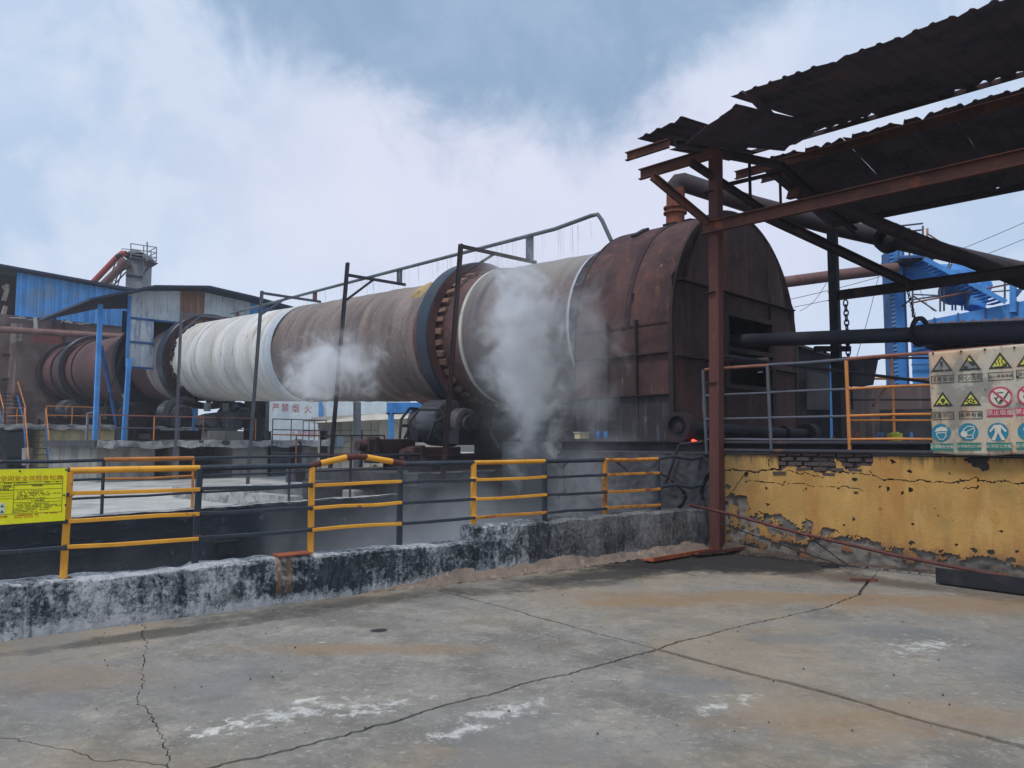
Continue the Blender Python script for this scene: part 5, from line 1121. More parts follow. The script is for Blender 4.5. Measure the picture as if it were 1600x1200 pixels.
for tau in (-.02, -8.5):
    zt = 6.02
    MB().chan(CW(tau, -1.0, 6.02), CW(tau, 2.45, 6.62), .07, .14, .012).build('rafter', M['rustdk'], can)
    MB().chan(CW(tau, 2.45, 6.62), CW(tau, 6.0, 6.1), .07, .14, .012).build('rafter', M['rustdk'], can)
    MB().chan(CW(tau, -.6, 5.85), CW(tau, 2.7, 5.53), .07, .12, .012).build('tie_beam', M['rustdk'], can)
    MB().chan(CW(tau, 1.3, 5.64), CW(tau, 1.3, 6.4), .06, .09, .012).build('truss_post', M['pipe'], can)
    MB().chan(CW(tau, 2.45, 5.5), CW(tau, 2.45, 6.6), .06, .09, .012).build('truss_post', M['rustdk'], can)
    MB().chan(CW(tau, .4, 5.75), CW(tau, 2.45, 6.5), .05, .07, .012).build('truss_web', M['rustdk'], can)
a_ = VL(1196, 340, 0); b_ = VL(1420, 445, 4.8); MB().chan(a_, b_, .09, .14, .012).build('diagonal_brace', M['rustdk'], can)
# roof sheets, each its own
def sheet_profile(wd, pitch=.205, a=.02):
    xs = []; n = int(round(wd / pitch))
    for i in range(n): xs += [(i * pitch, 0), (i * pitch + .55 * pitch, 0), (i * pitch + .68 * pitch, a), (i * pitch + .84 * pitch, a), (i * pitch + .97 * pitch, 0)]
    return xs + [(n * pitch, 0)]
def roof_sheet(tau0, wd, w0, z0, w1, z1, bend=0, mt='roof', tilt=0, rag=0, seed=0, torn=None):
    pr = sheet_profile(wd); nv = 14; vs = []; fs = []; sl_ = Vector((0, 0, 1)) - SH * ((z1 - z0) / (w1 - w0)); sl_.normalize()
    for j in range(nv + 1):
        v = j / nv
        for x, a in pr:
            vv = v
            if v == 0 and rag: vv = rag * .08 * max(0, noise.noise(Vector((x * 6, seed, 1))))
            if v == 1 and rag: vv = 1 - rag * .08 * max(0, noise.noise(Vector((x * 6, seed, 5))))
            p = CW(tau0 - x, w0 + (w1 - w0) * vv, z0 + (z1 - z0) * vv + bend * (1 - v) ** 2 * (x / wd - .5) + tilt * (.5 - x / wd)) + sl_ * (a + .012 * noise.noise(Vector((x * 2 + tau0 * 3, v * 4, seed)))); vs.append(p)
    k = len(pr)
    for j in range(nv):
        for i in range(k - 1):
            if torn and torn(i / k, (j + .5) / nv): continue
            fs.append((j * k + i, j * k + i + 1, (j + 1) * k + i + 1, (j + 1) * k + i))
    o = MB().add(vs, fs).build('roof_sheet', M[mt], can); s_ = o.modifiers.new('thick', 'SOLIDIFY'); s_.thickness = .004; return o
LAT0 = -1.0
ze = VL(1600, -10, LAT0).z; zr1 = VL(1600, 113, 2.4).z; zr2 = VL(1600, 138, 2.62).z; zf = VL(1600, 291, 6.0).z
rng = random.Random(11); tau = -.93; i = 0
while tau > RX:
    roof_sheet(tau, .82, LAT0 + rng.uniform(-.04, .03), ze + rng.uniform(-.015, .015), 2.4, zr1 + rng.uniform(-.012, .012), 0, 'roof', rng.uniform(-.02, .02), 1, i, (lambda u, v: .3 < u < .7 and .42 < v < .5) if 0 else None); tau -= .80; i += 1
MB().bar(CW(.5, 2.38, zr1 - .035), CW(RX, 2.38, zr1 - .035), .03, .08).build('ridge_angle', M['rustdk'], can)
# the loose, sagging sheets at the broken left end
zl = VL(1005, 214, LAT0).z
roof_sheet(.62, .82, LAT0 - .05, zl + .03, 1.55, zr1 - .3, .05, 'roof', -.05, 1.5, 31)
zl2 = VL(1150, 190, LAT0).z
roof_sheet(-.16, .82, LAT0 + .02, zl2 + .1, 2.35, zr1 - .07, .1, 'roof', -.24, 1.2, 32)
roof_sheet(.95, .62, .35, zr1 - .42, 2.4, zr1 - .06, 0, 'roof', 0, 1.4, 33)
fl = VL(1158, 143, LAT0 - .15); MB().prism([fl, fl + Vector((.02, .02, .03)), VL(1188, 168, -.6), VL(1185, 172, -.5)], SH * .5 + Vector((0, 0, .05))).build('bent_sheet_flap', M['roof'], can)
tau = .55; i = 50
while tau > RX:
    roof_sheet(tau, .82, 6.0 + rng.uniform(-.05, .05), zf + rng.uniform(-.015, .015), 2.58, zr2 + rng.uniform(-.01, .01), 0, 'roof', rng.uniform(-.015, .015), 1, i); tau -= .82; i += 1
# hooks, chain and bucket hanging from the far beam
def chain(name, label, a, b, n, r=.05):
    t_ = thing(name, label, 'chain', b); a, b = Vector(a), Vector(b); me = None
    for k in range(n):
        c_ = a.lerp(b, (k + .5) / n); L = (b - a).length / n * .72
        u = SH if k % 2 else AH
        pts = [c_ + Vector((0, 0, L * math.sin(x))) + u * (r * .75 * math.cos(x)) for x in [2 * math.pi * j / 10 for j in range(11)]]
        MB().tube(pts, r * .26, 5, False).build('link', M['soot'], t_, True)
    return t_
cx = VL(1320, 462, 4.8)
chain('lifting_chain', 'dark hanging chain beside the far canopy column', P(1321, 470, cx.y - .3), P(1327, 585, cx.y - .3), 15, .055)
tag(MB().tube([P(1329, 585, cx.y - .5), P(1332, 640, cx.y - .5)], .018, 6).build('chain_tail', M['soot']), 'loose chain tail below the tipping bucket', 'chain')
t_ = thing('hanging_bucket', 'dark tapered steel bucket hanging by the far canopy column', 'bucket', P(1338, 600, cx.y - .2))
w_ = .3; z0, z1 = P(1338, 604, cx.y).z, P(1338, 566, cx.y).z; q = P(1338, 600, cx.y - .2)
MB().add([Vector((q.x, q.y, z)) + RT * sx * ww + Vector((0, 1, 0)) * sy * ww for z, ww in ((z0, w_ * .75), (z1, w_)) for sx, sy in ((-1, -1), (1, -1), (1, 1), (-1, 1))], [(0, 1, 2, 3), (0, 1, 5, 4), (1, 2, 6, 5), (2, 3, 7, 6), (3, 0, 4, 7)]).build('tapered_body', M['machine'], t_)
MB().box((q.x, q.y, z1 + .02), (w_ * 2.2, w_ * 2.2, .05)).build('rim', M['soot'], t_)
t_ = thing('winch_beam', 'short dark winch beam on the far canopy column', 'beam', CW(0, 4.8, 3.1)); MB().bar(P(1273, 545, cx.y), P(1328, 545, cx.y), .12, .1).build('beam', M['soot'], t_); MB().tube([P(1289, 545, cx.y), P(1289, 552, cx.y)], .03, 6).build('hook', M['soot'], t_)
tag(MB().tube([VL(1319, 460, 4.8), VL(1326, 452, 4.7), VL(1330, 466, 4.7)], .02, 6).build('steel_hook', M['soot']), 'small steel hook on the end of the far canopy beam', 'hook')
tag(chain('thin_chain', 'thin chain slanting down beside the blue tower', P(1412, 430, 13.5), P(1431, 503, 13.2), 22, .03), 'thin chain slanting down beside the blue tower', 'chain')

# ================================================================== RIGHT BACKGROUND
bt = thing('bucket_elevator', 'tall blue bucket elevator column with laced edge behind the canopy', 'elevator tower', P(1398, 690, 25))
MB().box((P(1403, 500, 25.2) + P(1403, 690, 25.2)) / 2 + Vector((0, 0, 1.2)), (.36, .5, P(1403, 392, 25.2).z - .0)).build('casing', M['blue'], bt)
MB().box(Vector((P(1390, 500, 25.1).x, 25.1, P(1390, 395, 25).z / 2)), (.14, .5, P(1390, 395, 25).z)).build('laced_side', M['bluedk'], bt)
for k in range(46):
    p = P(1389, 398, 25); MB().box((p.x, 24.84, p.z - k * .135), (.13, .03, .055), (1, 0, .35)).build('lacing_bar', M['clad'], bt) if k < 46 else None
MB().bar(P(1411, 392, 25) - Vector((0, 0, 6.2)), P(1411, 392, 25), .06, .06).build('edge_angle', M['bluedk'], bt)
MB().box(Vector((P(1400, 660, 25.4).x, 25.5, P(1400, 640, 25.4).z - .6)), (.7, .5, 2.6)).build('boot_casing', M['grey'], bt)
dc = thing('dust_collector', 'big blue dust collector box with top railing, round duct and stair', 'dust collector', P(1450, 690, 25))
x0 = P(1424, 600, 24.5).x; zt = P(1450, 500, 24.5).z
MB().prism([P(1425, 505, 24.5), P(1640, 462, 22.5), Vector((P(1640, 480, 22.5).x + 1.5, 28, 0)) + Vector((0, 0, P(1640, 462, 22.5).z)), Vector((15.6, 29, zt))], (0, 0, -.9)).build('top_box', M['blue'], dc)
MB().prism([Vector((P(1426, 600, 24.6).x, 24.6, .2)), Vector((P(1640, 600, 22.7).x, 22.7, .2)), Vector((P(1640, 600, 22.7).x + 1.5, 27, .2)), Vector((15.4, 28, .2))], (0, 0, zt - .9)).build('hopper_casing', M['blue'], dc)
for py in (540, 570, 607): MB().bar(P(1424, py, 24.5), P(1640, py - 6, 22.6), .05, .05).build('casing_rib', M['bluedk'], dc)
for px in (1460, 1497, 1540, 1590):
    k = (px - 1425) / 215; MB().bar(P(px, 503 - k * 42, 24.45 - 2 * k), P(px, 522 - k * 42, 24.45 - 2 * k), .05, .05).build('box_rib', M['bluedk'], dc)
def drail(pts, hpx, mt, posts):
    for j in (1, .5):
        MB().tube([P(px, py - hpx * j, Y) for px, py, Y in pts], .028, 6).build('rail', M[mt], dc, True)
    for px, py, Y in posts: MB().tube([P(px, py, Y), P(px, py - hpx, Y)], .03, 6).build('post', M['railgrey'], dc, True)
drail([(1426, 496, 24.4), (1640, 455, 22.4)], 46, 'railbrown', [(1426, 496, 24.4), (1469, 487, 24), (1475, 486, 24), (1512, 480, 23.7), (1570, 468, 23), (1610, 461, 22.7)])
drail([(1426, 478, 28), (1475, 480, 28), (1600, 470, 27)], 36, 'railgrey', [(1426, 478, 28), (1475, 480, 28), (1540, 474, 27.5)])
MB().tube([P(1470, 462, 25), P(1426, 468, 27)], .03, 6).build('rail', M['railgrey'], dc, True); MB().tube([P(1428, 463, 24.5), P(1463, 486, 24)], .03, 6).build('rail', M['railgrey'], dc, True); MB().tube([P(1408, 480, 25), P(1427, 464, 24.5)], .03, 6).build('rail', M['railgrey'], dc, True)
MB().tube([P(1406, 415, 25.5), P(1440, 428, 25), P(1500, 428, 24.6), P(1526, 432, 24.4), P(1530, 446, 24.3), P(1522, 482, 24.2)], [.3, .32, .33, .36, .38, .3], 20).build('round_duct', M['blue'], dc, True)
fA = P(1483, 457, 24.2); fB = P(1527, 451, 24.9); MB().lathe([(0, .0), (0, .38), (.1, .42), (.45, .44), (.7, .5), (.75, .5), (.95, .3), (1.0, .0)], fA, fB - fA, 32).build('fan_housing', M['bluedk'], dc, True)
MB().lathe([(.5, .45), (1.2, .3)], fA, fB - fA, 32).build('fan_cone', M['blue'], dc, True)
for px in (1488, 1493, 1503, 1508): MB().tube([P(px, 472, 24.2), P(px, 485, 24.2)], .03, 6).build('fan_foot', M['bluedk'], dc)
# upper landing and stair
ul = [P(1404, 404, 24), P(1446, 402, 24), P(1448, 401, 25.2), P(1404, 402, 25.4)]
MB().prism(ul, (0, 0, .07)).build('landing', M['bluedk'], dc); MB().box(P(1425, 409, 24.6), (.9, 1.0, .1)).build('landing_frame', M['soot'], dc)
for a, b in ((1404, 352), (1421, 352), (1442, 349)): MB().tube([P(a, 404, 24), P(a, b + 4, 24)], .03, 6).build('post', M['railgrey'], dc)
for j in (0, 10, 30): MB().tube([P(1398, 354 + j, 24.2), P(1442, 349 + j, 24)], .03, 6).build('rail', M['railgrey'], dc)
MB().tube([P(1449, 402, 24.2), P(1449, 357, 24.2)], .035, 6).build('post', M['railorange'], dc)
for sd in (0, .7): MB().bar(P(1444, 404, 24 + sd), P(1572, 472, 22.8 + sd), .05, .14).build('stair_stringer', M['blue'], dc)
for k in range(18): 
    p = P(1444, 404, 24).lerp(P(1572, 472, 22.8), (k + .5) / 18); MB().box(p + Vector((0, .35, 0)), (.2, .66, .025)).build('tread', M['blue'], dc)
for j, pyo in ((0, 0), (1, 0)): MB().tube([P(1449, 365, 24 + .7 * j), P(1530, 416, 23.2 + .7 * j), P(1575, 440, 22.8 + .7 * j)], .025, 6).build('handrail', M['railbrown'], dc)
for px, py in ((1478, 424), (1482, 424), (1528, 432)): MB().tube([P(px, py, 23.7), P(px + 9, py - 21, 23.7)], .025, 6).build('stair_post', M['railgrey'], dc)
MB().prism([P(1431, 402, 24.6), P(1447, 402, 24.6), P(1441, 393, 24.6), P(1434, 394, 24.6)], Vector((0, .5, 0))).build('motor_cover', M['blue'], dc)
for a, b in (((1583, 430), (1583, 488)),): MB().bar(P(1583, 488, 22.9), P(1583, 430, 22.9), .16, .16, AH).build('support_post', M['blue'], dc)
MB().bar(P(1583, 432, 22.9), P(1640, 424, 22.6), .14, .14).build('support_beam', M['blue'], dc); MB().bar(P(1587, 462, 22.9), P(1612, 430, 22.7), .12, .12).build('support_brace', M['bluedk'], dc)
t_ = thing('lean_to_roof', 'low dark corrugated lean-to roof in front of the blue collector', 'roof', P(1520, 510, 20))
MB().grid(lambda u, v: P(1450 + 200 * u, 504.5 - 12 * u + 28 * v, 20 - 3.0 * v - 1.5 * u) + Vector((0, 0, .03 * math.sin(u * 75))), 150, 6).build('roof_sheet', M['roof'], t_)
MB().prism([P(1455, 533, 17.4), P(1650, 524, 16), P(1650, 560, 16), P(1475, 548, 17.4), P(1457, 541, 17.4)], Vector((0, .3, 0))).build('hanging_hopper', M['soot'], t_)
for px in (1576,): MB().tube([P(px, 520, 15), P(px + 4, 545, 13)], .06, 8).build('strut', M['railgrey'], t_)
# shed behind the hood
sh = thing('back_shed', 'dark sheet metal shed with sloping roof behind the hood', 'shed', P(1290, 690, 21))
MB().prism([P(1225, 536, 20), P(1252, 541, 20), P(1363, 575, 21.5), P(1358, 580, 24.5), P(1250, 552, 24.5)], (0, 0, .05)).build('roof', M['roof'], sh)
MB().prism([P(1248, 542, 20.2), P(1310, 561, 20.8), P(1310, 700, 20.8), P(1248, 700, 20.2)], Vector((0, .1, 0))).build('front_wall', M['soot'], sh)
MB().prism([P(1262, 580, 20), P(1302, 586, 20.4), P(1302, 640, 20.4), P(1262, 640, 20)], Vector((0, .05, 0))).build('lower_panel', M['concdark'], sh)
MB().bar(P(1302, 571, 19.6), P(1303, 700, 19.6), .13, .13, AH).build('post', M['blue'], sh)
tag(MB().prism([P(1310, 606, 22), P(1460, 598, 24), P(1460, 700, 24), P(1310, 700, 22)], Vector((0, .25, 0))).build('grey_wall', M['brownwall']), 'low greyish block wall behind the orange platform rail', 'wall')
tag(MB().prism([P(1380, 640, 20), P(1470, 638, 20.5), P(1470, 702, 20.5), P(1380, 702, 20)], Vector((0, .2, 0))).build('dark_partition', M['concdark']), 'dark low partition behind the yellow drum', 'wall')
t_ = thing('yellow_drum', 'small yellow drum standing on the platform behind the railing', 'drum', P(1399, 695, 14.6)); q = P(1399, 695, 14.6)
MB().lathe([(0, .0), (0, .125), (.02, .13), (.1, .126), (.11, .132), (.12, .126), (.2, .13), (.21, .12), (.2, .0)], (q.x, q.y, P(1399, 694, 14.6).z), (0, 0, 1), 24).build('body', M['yellowdrum'], t_, True); MB().lathe([(.2, .10), (.235, .06), (.235, 0)], (q.x, q.y, P(1399, 694, 14.6).z), (0, 0, 1), 16).build('lid', M['yellowdrum'], t_, True)
for i, (a, b, mt, lb) in enumerate((((1300, 691), (1306, 676), 'orange', 'short leaning orange stick by the blue post behind the railing'), ((1332, 692), (1340, 674), 'orange', 'leaning orange stick near the orange railing post'), ((1364, 634), (1386, 603), 'railbrown', 'long slanting brown stick in front of the grey wall'), ((1364, 692), (1375, 677), 'bluedk', 'left blue strut of a leaning pair behind the railing'), ((1371, 692), (1379, 677), 'bluedk', 'right blue strut of a leaning pair behind the railing'), ((1424, 692), (1424, 677), 'blue', 'short upright blue stub right of the yellow drum'))):
    tag(MB().tube([P(*a, 14.8), P(*b, 15.2)], .03, 6).build('leaning_rod', M[mt], None, True), lb, 'rod')
for i, (a, b, r) in enumerate((((1225, 470, 40), (1640, 330, 40), 'uppermost overhead wire in the right sky'), ((1240, 480, 41), (1640, 357, 41), 'middle overhead wire in the right sky'), ((1300, 465, 42), (1640, 394, 42), 'lowest overhead wire in the right sky'), ((1250, 486, 22), (1292, 441, 24), 'slack thin wire dropping to the hood edge'), ((1338, 560, 18), (1384, 380, 24), 'thin guy wire slanting up to the blue tower'), ((1437, 452, 26), (1460, 486, 26), 'thin cable looping beside the blue fan'))):
    A_, B_ = P(*a), P(*b); pts = [A_.lerp(B_, k / 12) - Vector((0, 0, (.5 if i < 3 else .15) * math.sin(math.pi * k / 12))) for k in range(13)]
    tag(MB().tube(pts, .016 if i < 3 else .008, 5).build('wire', M['rubber'], None, True), r, 'wire', 'overhead wires')
# canisters and ember at the hood foot
for i, px in enumerate((935, 947)):
    q = P(px, 685, 13.6); tag(MB().lathe([(0, 0), (0, .045), (.1, .045), (.12, .03), (.13, .0)], q, (0, 0, 1), 14).build('canister', M['bluedk'], None, True), ('small blue canister on the ledge under the hood, nearer the crate', 'small blue canister on the ledge under the hood, farther from the crate')[i], 'canister', 'blue canisters on the hood ledge')
t_ = thing('small_crate', 'small pale yellow crate on the ledge under the hood', 'crate', P(910, 686, 13.6)); q = P(909, 681, 13.6)
MB().box(q, (.26, .12, .1), SH).build('box', M['cream'], t_); MB().box(q + Vector((0, 0, .06)), (.3, .14, .02), SH).build('lid', M['slabc'], t_); MB().box(q + Vector((.0, -.07, 0)), (.12, .02, .05), SH).build('cloth', M['white'], t_)
em = bpy.data.materials.new('glowing_ember'); em.use_nodes = True; em.node_tree.nodes['Principled BSDF'].inputs['Base Color'].default_value = (.3, .03, .01, 1); em.node_tree.nodes['Principled BSDF'].inputs['Emission Color'].default_value = (1, .06, .03, 1); em.node_tree.nodes['Principled BSDF'].inputs['Emission Strength'].default_value = 2.5
e_ = MB(); rng = random.Random(8)
for k in range(7): e_.box(P(1086 + rng.uniform(-6, 5), 691.5 - rng.uniform(0, 3.5), 13.1 + rng.uniform(-.05, .05)), (.035, .035, .025), (rng.random(), rng.random(), .3))
tag(e_.build('ember', em), 'small glowing red ember heap at the foot of the hood', 'ember')

# ================================================================== FAR LEFT WORKS
def corr_wall(fn, w, h, pitch, amp, name, mt, par):   # fn(x, z) -> point ; n given by fn
    n = int(w / pitch); xs = []
    for i in range(n): xs += [(i * pitch, 0), (i * pitch + .4 * pitch, 0), (i * pitch + .55 * pitch, amp), (i * pitch + .85 * pitch, amp)]
    xs.append((w, 0)); m_ = MB(); vs = []
    for x, a in xs: vs += [fn(x, 0, a), fn(x, 1, a)]
    m_.add(vs, [(2 * i, 2 * i + 2, 2 * i + 3, 2 * i + 1) for i in range(len(xs) - 1)]); return m_.build(name, M[mt], par)
TB = 47.0
fb = thing('feed_building', 'brown works building with blue corrugated upper wall behind the kiln end', 'building', H(TB, 0, 0))
def BW_(px, py): return V(px, py, H(TB, 0, 0), SH)
wl = lambda px: (BW_(px, 600) - H(TB, 0, 0)).dot(SH)
wL, wR = wl(-40), 9.0; zb = BW_(18, 492).z; ztop = lambda w: BW_(18, 425).z + (BW_(170, 452).z - BW_(18, 425).z) * (w - wl(18)) / (wl(170) - wl(18))
MB().prism([H(TB, wL, 0), H(TB, wR, 0), H(TB + 9, wR, 0), H(TB + 9, wL, 0)], (0, 0, zb)).build('lower_wall', M['brownwall'], fb)
x = wl(17); k = 0
while x < wR - .5:
    w_ = 1.0; corr_wall(lambda a, z, d, x=x: H(TB - .12 - d, x + a, (zb - .05 + random.uniform(-.05, .05) * 0 if z == 0 else ztop(x + a))), w_ - .01, 1, .36, .11, 'cladding_panel', 'clad', fb); x += w_; k += 1
MB().prism([H(TB - .9, wL, ztop(wL) + .05), H(TB - .9, wR, ztop(wR) + .05), H(TB + 9, wR, ztop(wR) + .05), H(TB + 9, wL, ztop(wL) + .05)], (0, 0, .14)).build('roof', M['darkroof'], fb)
MB().prism([H(TB + .1, wl(17), zb), H(TB + .1, wR, zb), H(TB + .1, wR, ztop(wR)), H(TB + .1, wl(17), ztop(wl(17)))], AH * .1).build('backing_wall', M['hooddark'], fb)
MB().prism([H(TB + .5, wL, zb), H(TB + .5, wl(24), zb), H(TB + .5, wl(24), ztop(0)), H(TB + .5, wL, ztop(0))], AH * .2).build('recess_wall', M['hooddark'], fb)
for px, mt, a, b in ((22, 'beigepanel', 505, 648), (36, 'brownwall', 505, 640), (60, 'redpanel', 512, 600), (84, 'redpanel', 512, 640)):
    q0, q1 = BW_(px - (5 if mt == 'beigepanel' else 11), a), BW_(px + (5 if mt == 'beigepanel' else 11), b); MB().prism([Vector((q0.x, q0.y, q0.z)), Vector((q1.x, q1.y, q0.z)), Vector((q1.x, q1.y, q1.z)), Vector((q0.x, q0.y, q1.z))], -AH * .12).build('wall_panel', M[mt], fb)
for py in (555, 593): q0, q1 = BW_(2, py), BW_(98, py + 2); MB().bar(q0 - AH * .2, q1 - AH * .2, .12, .16).build('girt', M['hooddark'], fb)
for px, a, b in ((99, 500, 640), (84, 497, 520), (60, 555, 595)): MB().bar(BW_(px, a) - AH * .2, BW_(px - 2, b) - AH * .2, .14, .14, AH).build('stud', M['hooddark'], fb)
rg = MB(); rng = random.Random(2)
for px in (24, 30, 53, 97, 101, 104, 120, 130): 
    q = BW_(px, 493 + (px - 18) * .09) - AH * .25; rg.tube([q + SH * rng.uniform(-.4, .4) + Vector((0, 0, rng.uniform(-.22, -.05))) for _ in range(5)], .03, 5)
rg.tube([BW_(53, 497) - AH * .3, BW_(54, 512) - AH * .3, BW_(52, 520) - AH * .3], .12, 6)
rg.build('torn_lagging', M['slabc'], fb)
for a, b in (((6, 470), (12, 450)), ((3, 500), (9, 478)), ((5, 450), (13, 446))): MB().tube([P(*a, 47), P(*b, 47)], .14, 6).build('hanging_rag', M['beigepanel'], fb)
tag(MB().tube([P(-60, 511, 45.2), P(200, 527, 46)], .2, 14).build('level_pipe', M['pipebrown'], None, True), 'long pinkish brown level pipe in front of the works wall', 'pipe')
t_ = thing('inlet_chamber', 'dark brown chamber around the far kiln end', 'chamber', H(45.4, 0, 2.6)); MB().prism([H(45.2, -3.0, 2.6), H(45.2, 3.0, 2.6), H(46.9, 3.0, 2.6), H(46.9, -3.0, 2.6)], (0, 0, 5.2)).build('housing', M['brownwall'], t_)
tag(MB().prism([P(10, 676, 37.6), P(43, 676, 38.2), P(43, 712, 38.2), P(10, 716, 37.6)], Vector((0, .1, 0))).build('dark_doorway', M['blackhole']), 'dark doorway in the base of the far deck at left', 'doorway')
tag(MB().prism([P(34, 700, 37.4), P(43, 700, 37.4), P(43, 727, 37.4), P(34, 727, 37.4)], Vector((0, .5, 0))).build('concrete_stub', M['concrete']), 'short concrete stub beside the lower stairs', 'concrete block')
tag(MB().prism([P(58, 650, 42.5), P(70, 640, 42.5), P(76, 655, 42.5), P(70, 664, 42.5)], Vector((0, .8, 0))).build('scrap_heap', M['machine']), 'small heap of scrap machinery on the far deck', 'scrap heap')
# elevator tower behind
el_ = thing('elevator_head', 'grey bucket elevator head with railed platform and red chute above the roofs', 'elevator tower', P(210, 450, 62))
def E_(px, py, d=0): return P(px, py, 62 + d)
cxx = (E_(209, 450) + E_(209, 395)) / 2; wx = (E_(222, 430) - E_(196.5, 430)).x
MB().box((E_(209.5, 430).x, 62.8, (E_(209, 395).z) / 2), (wx, 1.6, E_(209, 395).z)).build('shaft', M['grey'], el_)
hd = [E_(196, 402), E_(225, 404.5), E_(224.5, 398), E_(221, 393), E_(214, 390.3), E_(205, 390.3), E_(198, 394)]
MB().prism(hd, (0, 1.7, 0)).build('rounded_head', M['grey'], el_); MB().bar(E_(195, 401, -.1), E_(226, 405, -.1), .15, .2).build('head_flange', M['soot'], el_); MB().bar(E_(197, 430, -.1), E_(223, 433, -.1), .15, .15).build('shaft_flange', M['soot'], el_)
MB().prism([E_(203, 402.5, -1.2), E_(244, 409.5, -1.2), E_(244, 409.5, 2), E_(222, 404, 2)], (0, 0, .12)).build('platform', M['pipe'], el_); MB().prism([E_(226, 407, -1), E_(244, 410, -1), E_(232, 417, -1), E_(226, 416, -1)], (0, .4, 0)).build('bracket_plate', M['pipe'], el_)
MB().tube([E_(234, 415, -.8), E_(224, 428, -.8)], .07, 6).build('knee_brace', M['soot'], el_)
pt_ = [(204.5, 403, 380, -1.2), (244.5, 409, 386, -1.2), (236, 407, 392, 2), (224.5, 404, 383.5, -1.2)]
for px, a, b, d_ in pt_: MB().tube([E_(px, a, d_), E_(px, b, d_)], .045, 6).build('post', M['grey'], el_)
MB().tube([E_(230, 408, -1.2), E_(230, 378, -1.2)], .06, 6).build('lightning_rod', M['grey'], el_)
for j in (0, 8.5, 16): MB().tube([E_(204.5, 380.5 + j, -1.2), E_(244.5, 386.5 + j, -1.2), E_(232, 393 + j * .9, 2)], .04, 6).build('rail', M['grey'], el_)
MB().tube([E_(190.5, 396, 1), E_(190.5, 388.5, 1), E_(204, 390, 1)], .04, 6).build('rail', M['grey'], el_)
MB().tube([E_(197, 396, -.3), E_(191, 396, -.3), E_(183, 402, -.3), E_(139, 448, -.3)], .24, 10).build('red_chute', M['redpipe'], el_, True); MB().tube([E_(186, 399, -.3), E_(188, 402, -.3)], .34, 10).build('chute_flange', M['soot'], el_)
MB().tube([E_(198, 408, -.3), E_(193, 413, -.3), E_(188, 419, -.3), E_(150, 455, -.3)], [.5, .5, .32, .3], 10).build('brown_chute', M['pipebrown'], el_, True)
for x0_, x1_ in ((178, 165), (182, 171), (187, 176), (192, 181)):
    MB().tube([E_(x0_ + 3, 408, 1.4), E_(x1_, 456, 1.4)], .05, 5).build('ladder_leg', M['soot'], el_)
for k in range(9): MB().tube([E_(180 - k * 1.8, 411 + k * 5, 1.4), E_(188 - k * 1.3, 414 + k * 5, 1.4)], .04, 5).build('ladder_rung', M['grey'], el_)
for a, b in (((197, 425), (172, 452)), ((150, 441), (158, 448))): MB().tube([E_(*a), E_(*b)], .06, 5).build('stay', M['soot'], el_)

# shelter over the kiln
sl_ = thing('kiln_shelter', 'dark roofed shelter on blue columns with faded blue cladding straddling the kiln', 'shelter', H(27.5, -2.9, 1.7))
T0, T1 = 25.2, 33.0
def RT_(w): return 8.63 + ( -.262 * -w * -1 if 0 else 0) + (w * .27 if w < -.3 else -.1 * w)
rf = [(-4.75, 7.42), (-2.2, 8.35), (.2, 8.68), (2.4, 8.5), (5.0, 8.18)]
for (w0, z0), (w1, z1) in zip(rf, rf[1:]): MB().prism([H(T0, w0, z0), H(T0, w1, z1), H(T1, w1, z1), H(T1, w0, z0)], (0, 0, .09)).build('roof_sheet', M['darkroof'], sl_)
def rz(w):
    for (w0, z0), (w1, z1) in zip(rf, rf[1:]):
        if w0 <= w <= w1: return z0 + (z1 - z0) * (w - w0) / (w1 - w0)
    return 8.1
TWL = 26.3; zlo = V(220, 575, H(TWL, 0, 0), SH).z; wa, wb = -2.9, -1.78
i = 0; x = wa
while x < 4.8:
    w_ = min(.56, 4.8 - x); low_z = zlo if x < wb - .1 else 7.02
    if x < wb - .1: w_ = min(w_, wb - x + .0)
    mt = ('cladfade', 'cladfade', 'cladfade', 'cladfade', 'cladrust', 'cladrust', 'cladfade', 'cladfade', 'cladfade', 'cladfade', 'clad', 'clad', 'clad')[min(i, 12)]
    corr_wall(lambda a, z, d, x=x, lz=low_z: H(TWL - d, x + a, lz + (0 if z == 0 else rz(x + a) - lz - .02)), w_ - .008, 1, .28, .03, 'cladding_panel', mt if i or 1 else mt, sl_); x += w_; i += 1
for z in (zlo, 6.0, 7.05): MB().bar(H(TWL - .06, wa, z), H(TWL - .06, wb if z < 7 else 3.4, z + .0), .05, .09).build('cladding_rail', M['bluedk'], sl_)
MB().bar(H(TWL - .05, wa + .03, zlo), H(TWL - .05, wa + .03, 8.0), .09, .17, AH).build('corner_trim', M['blue'], sl_)
for (px, py, px2, py2, w, tt) in ((157, 476, 148, 694, 0, 28.5), (202, 560, 193, 692, 0, 27.3)):
    a, b = P(px, py, 31.7 if px < 180 else 31.9), P(px2, py2, 31.7 if px < 180 else 31.9); MB().bar(b, a, .17, .17, AH).build('column', M['blue'], sl_)
MB().bar(P(158, 540, 31.8), P(188, 692, 33), .13, .1).build('brace', M['bluedk'], sl_); MB().bar(P(203, 523, 33), P(173, 606, 32.6), .06, .06).build('brace', M['rubber'], sl_); MB().bar(P(173, 606, 32.4), P(148, 684, 31.8), .05, .05).build('brace', M['rubber'], sl_)
for w in (2.5, 4.6): MB().bar(H(32, w, 1.7), H(32, w, rz(w)), .17, .17, AH).build('column', M['blue'], sl_)
MB().prism([H(32.9, -1, 7.3), H(32.9, 4.9, 7.3), H(32.9, 4.9, 8.1), H(32.9, -1, 8.4)], AH * .05).build('back_cladding', M['bluedk'], sl_)
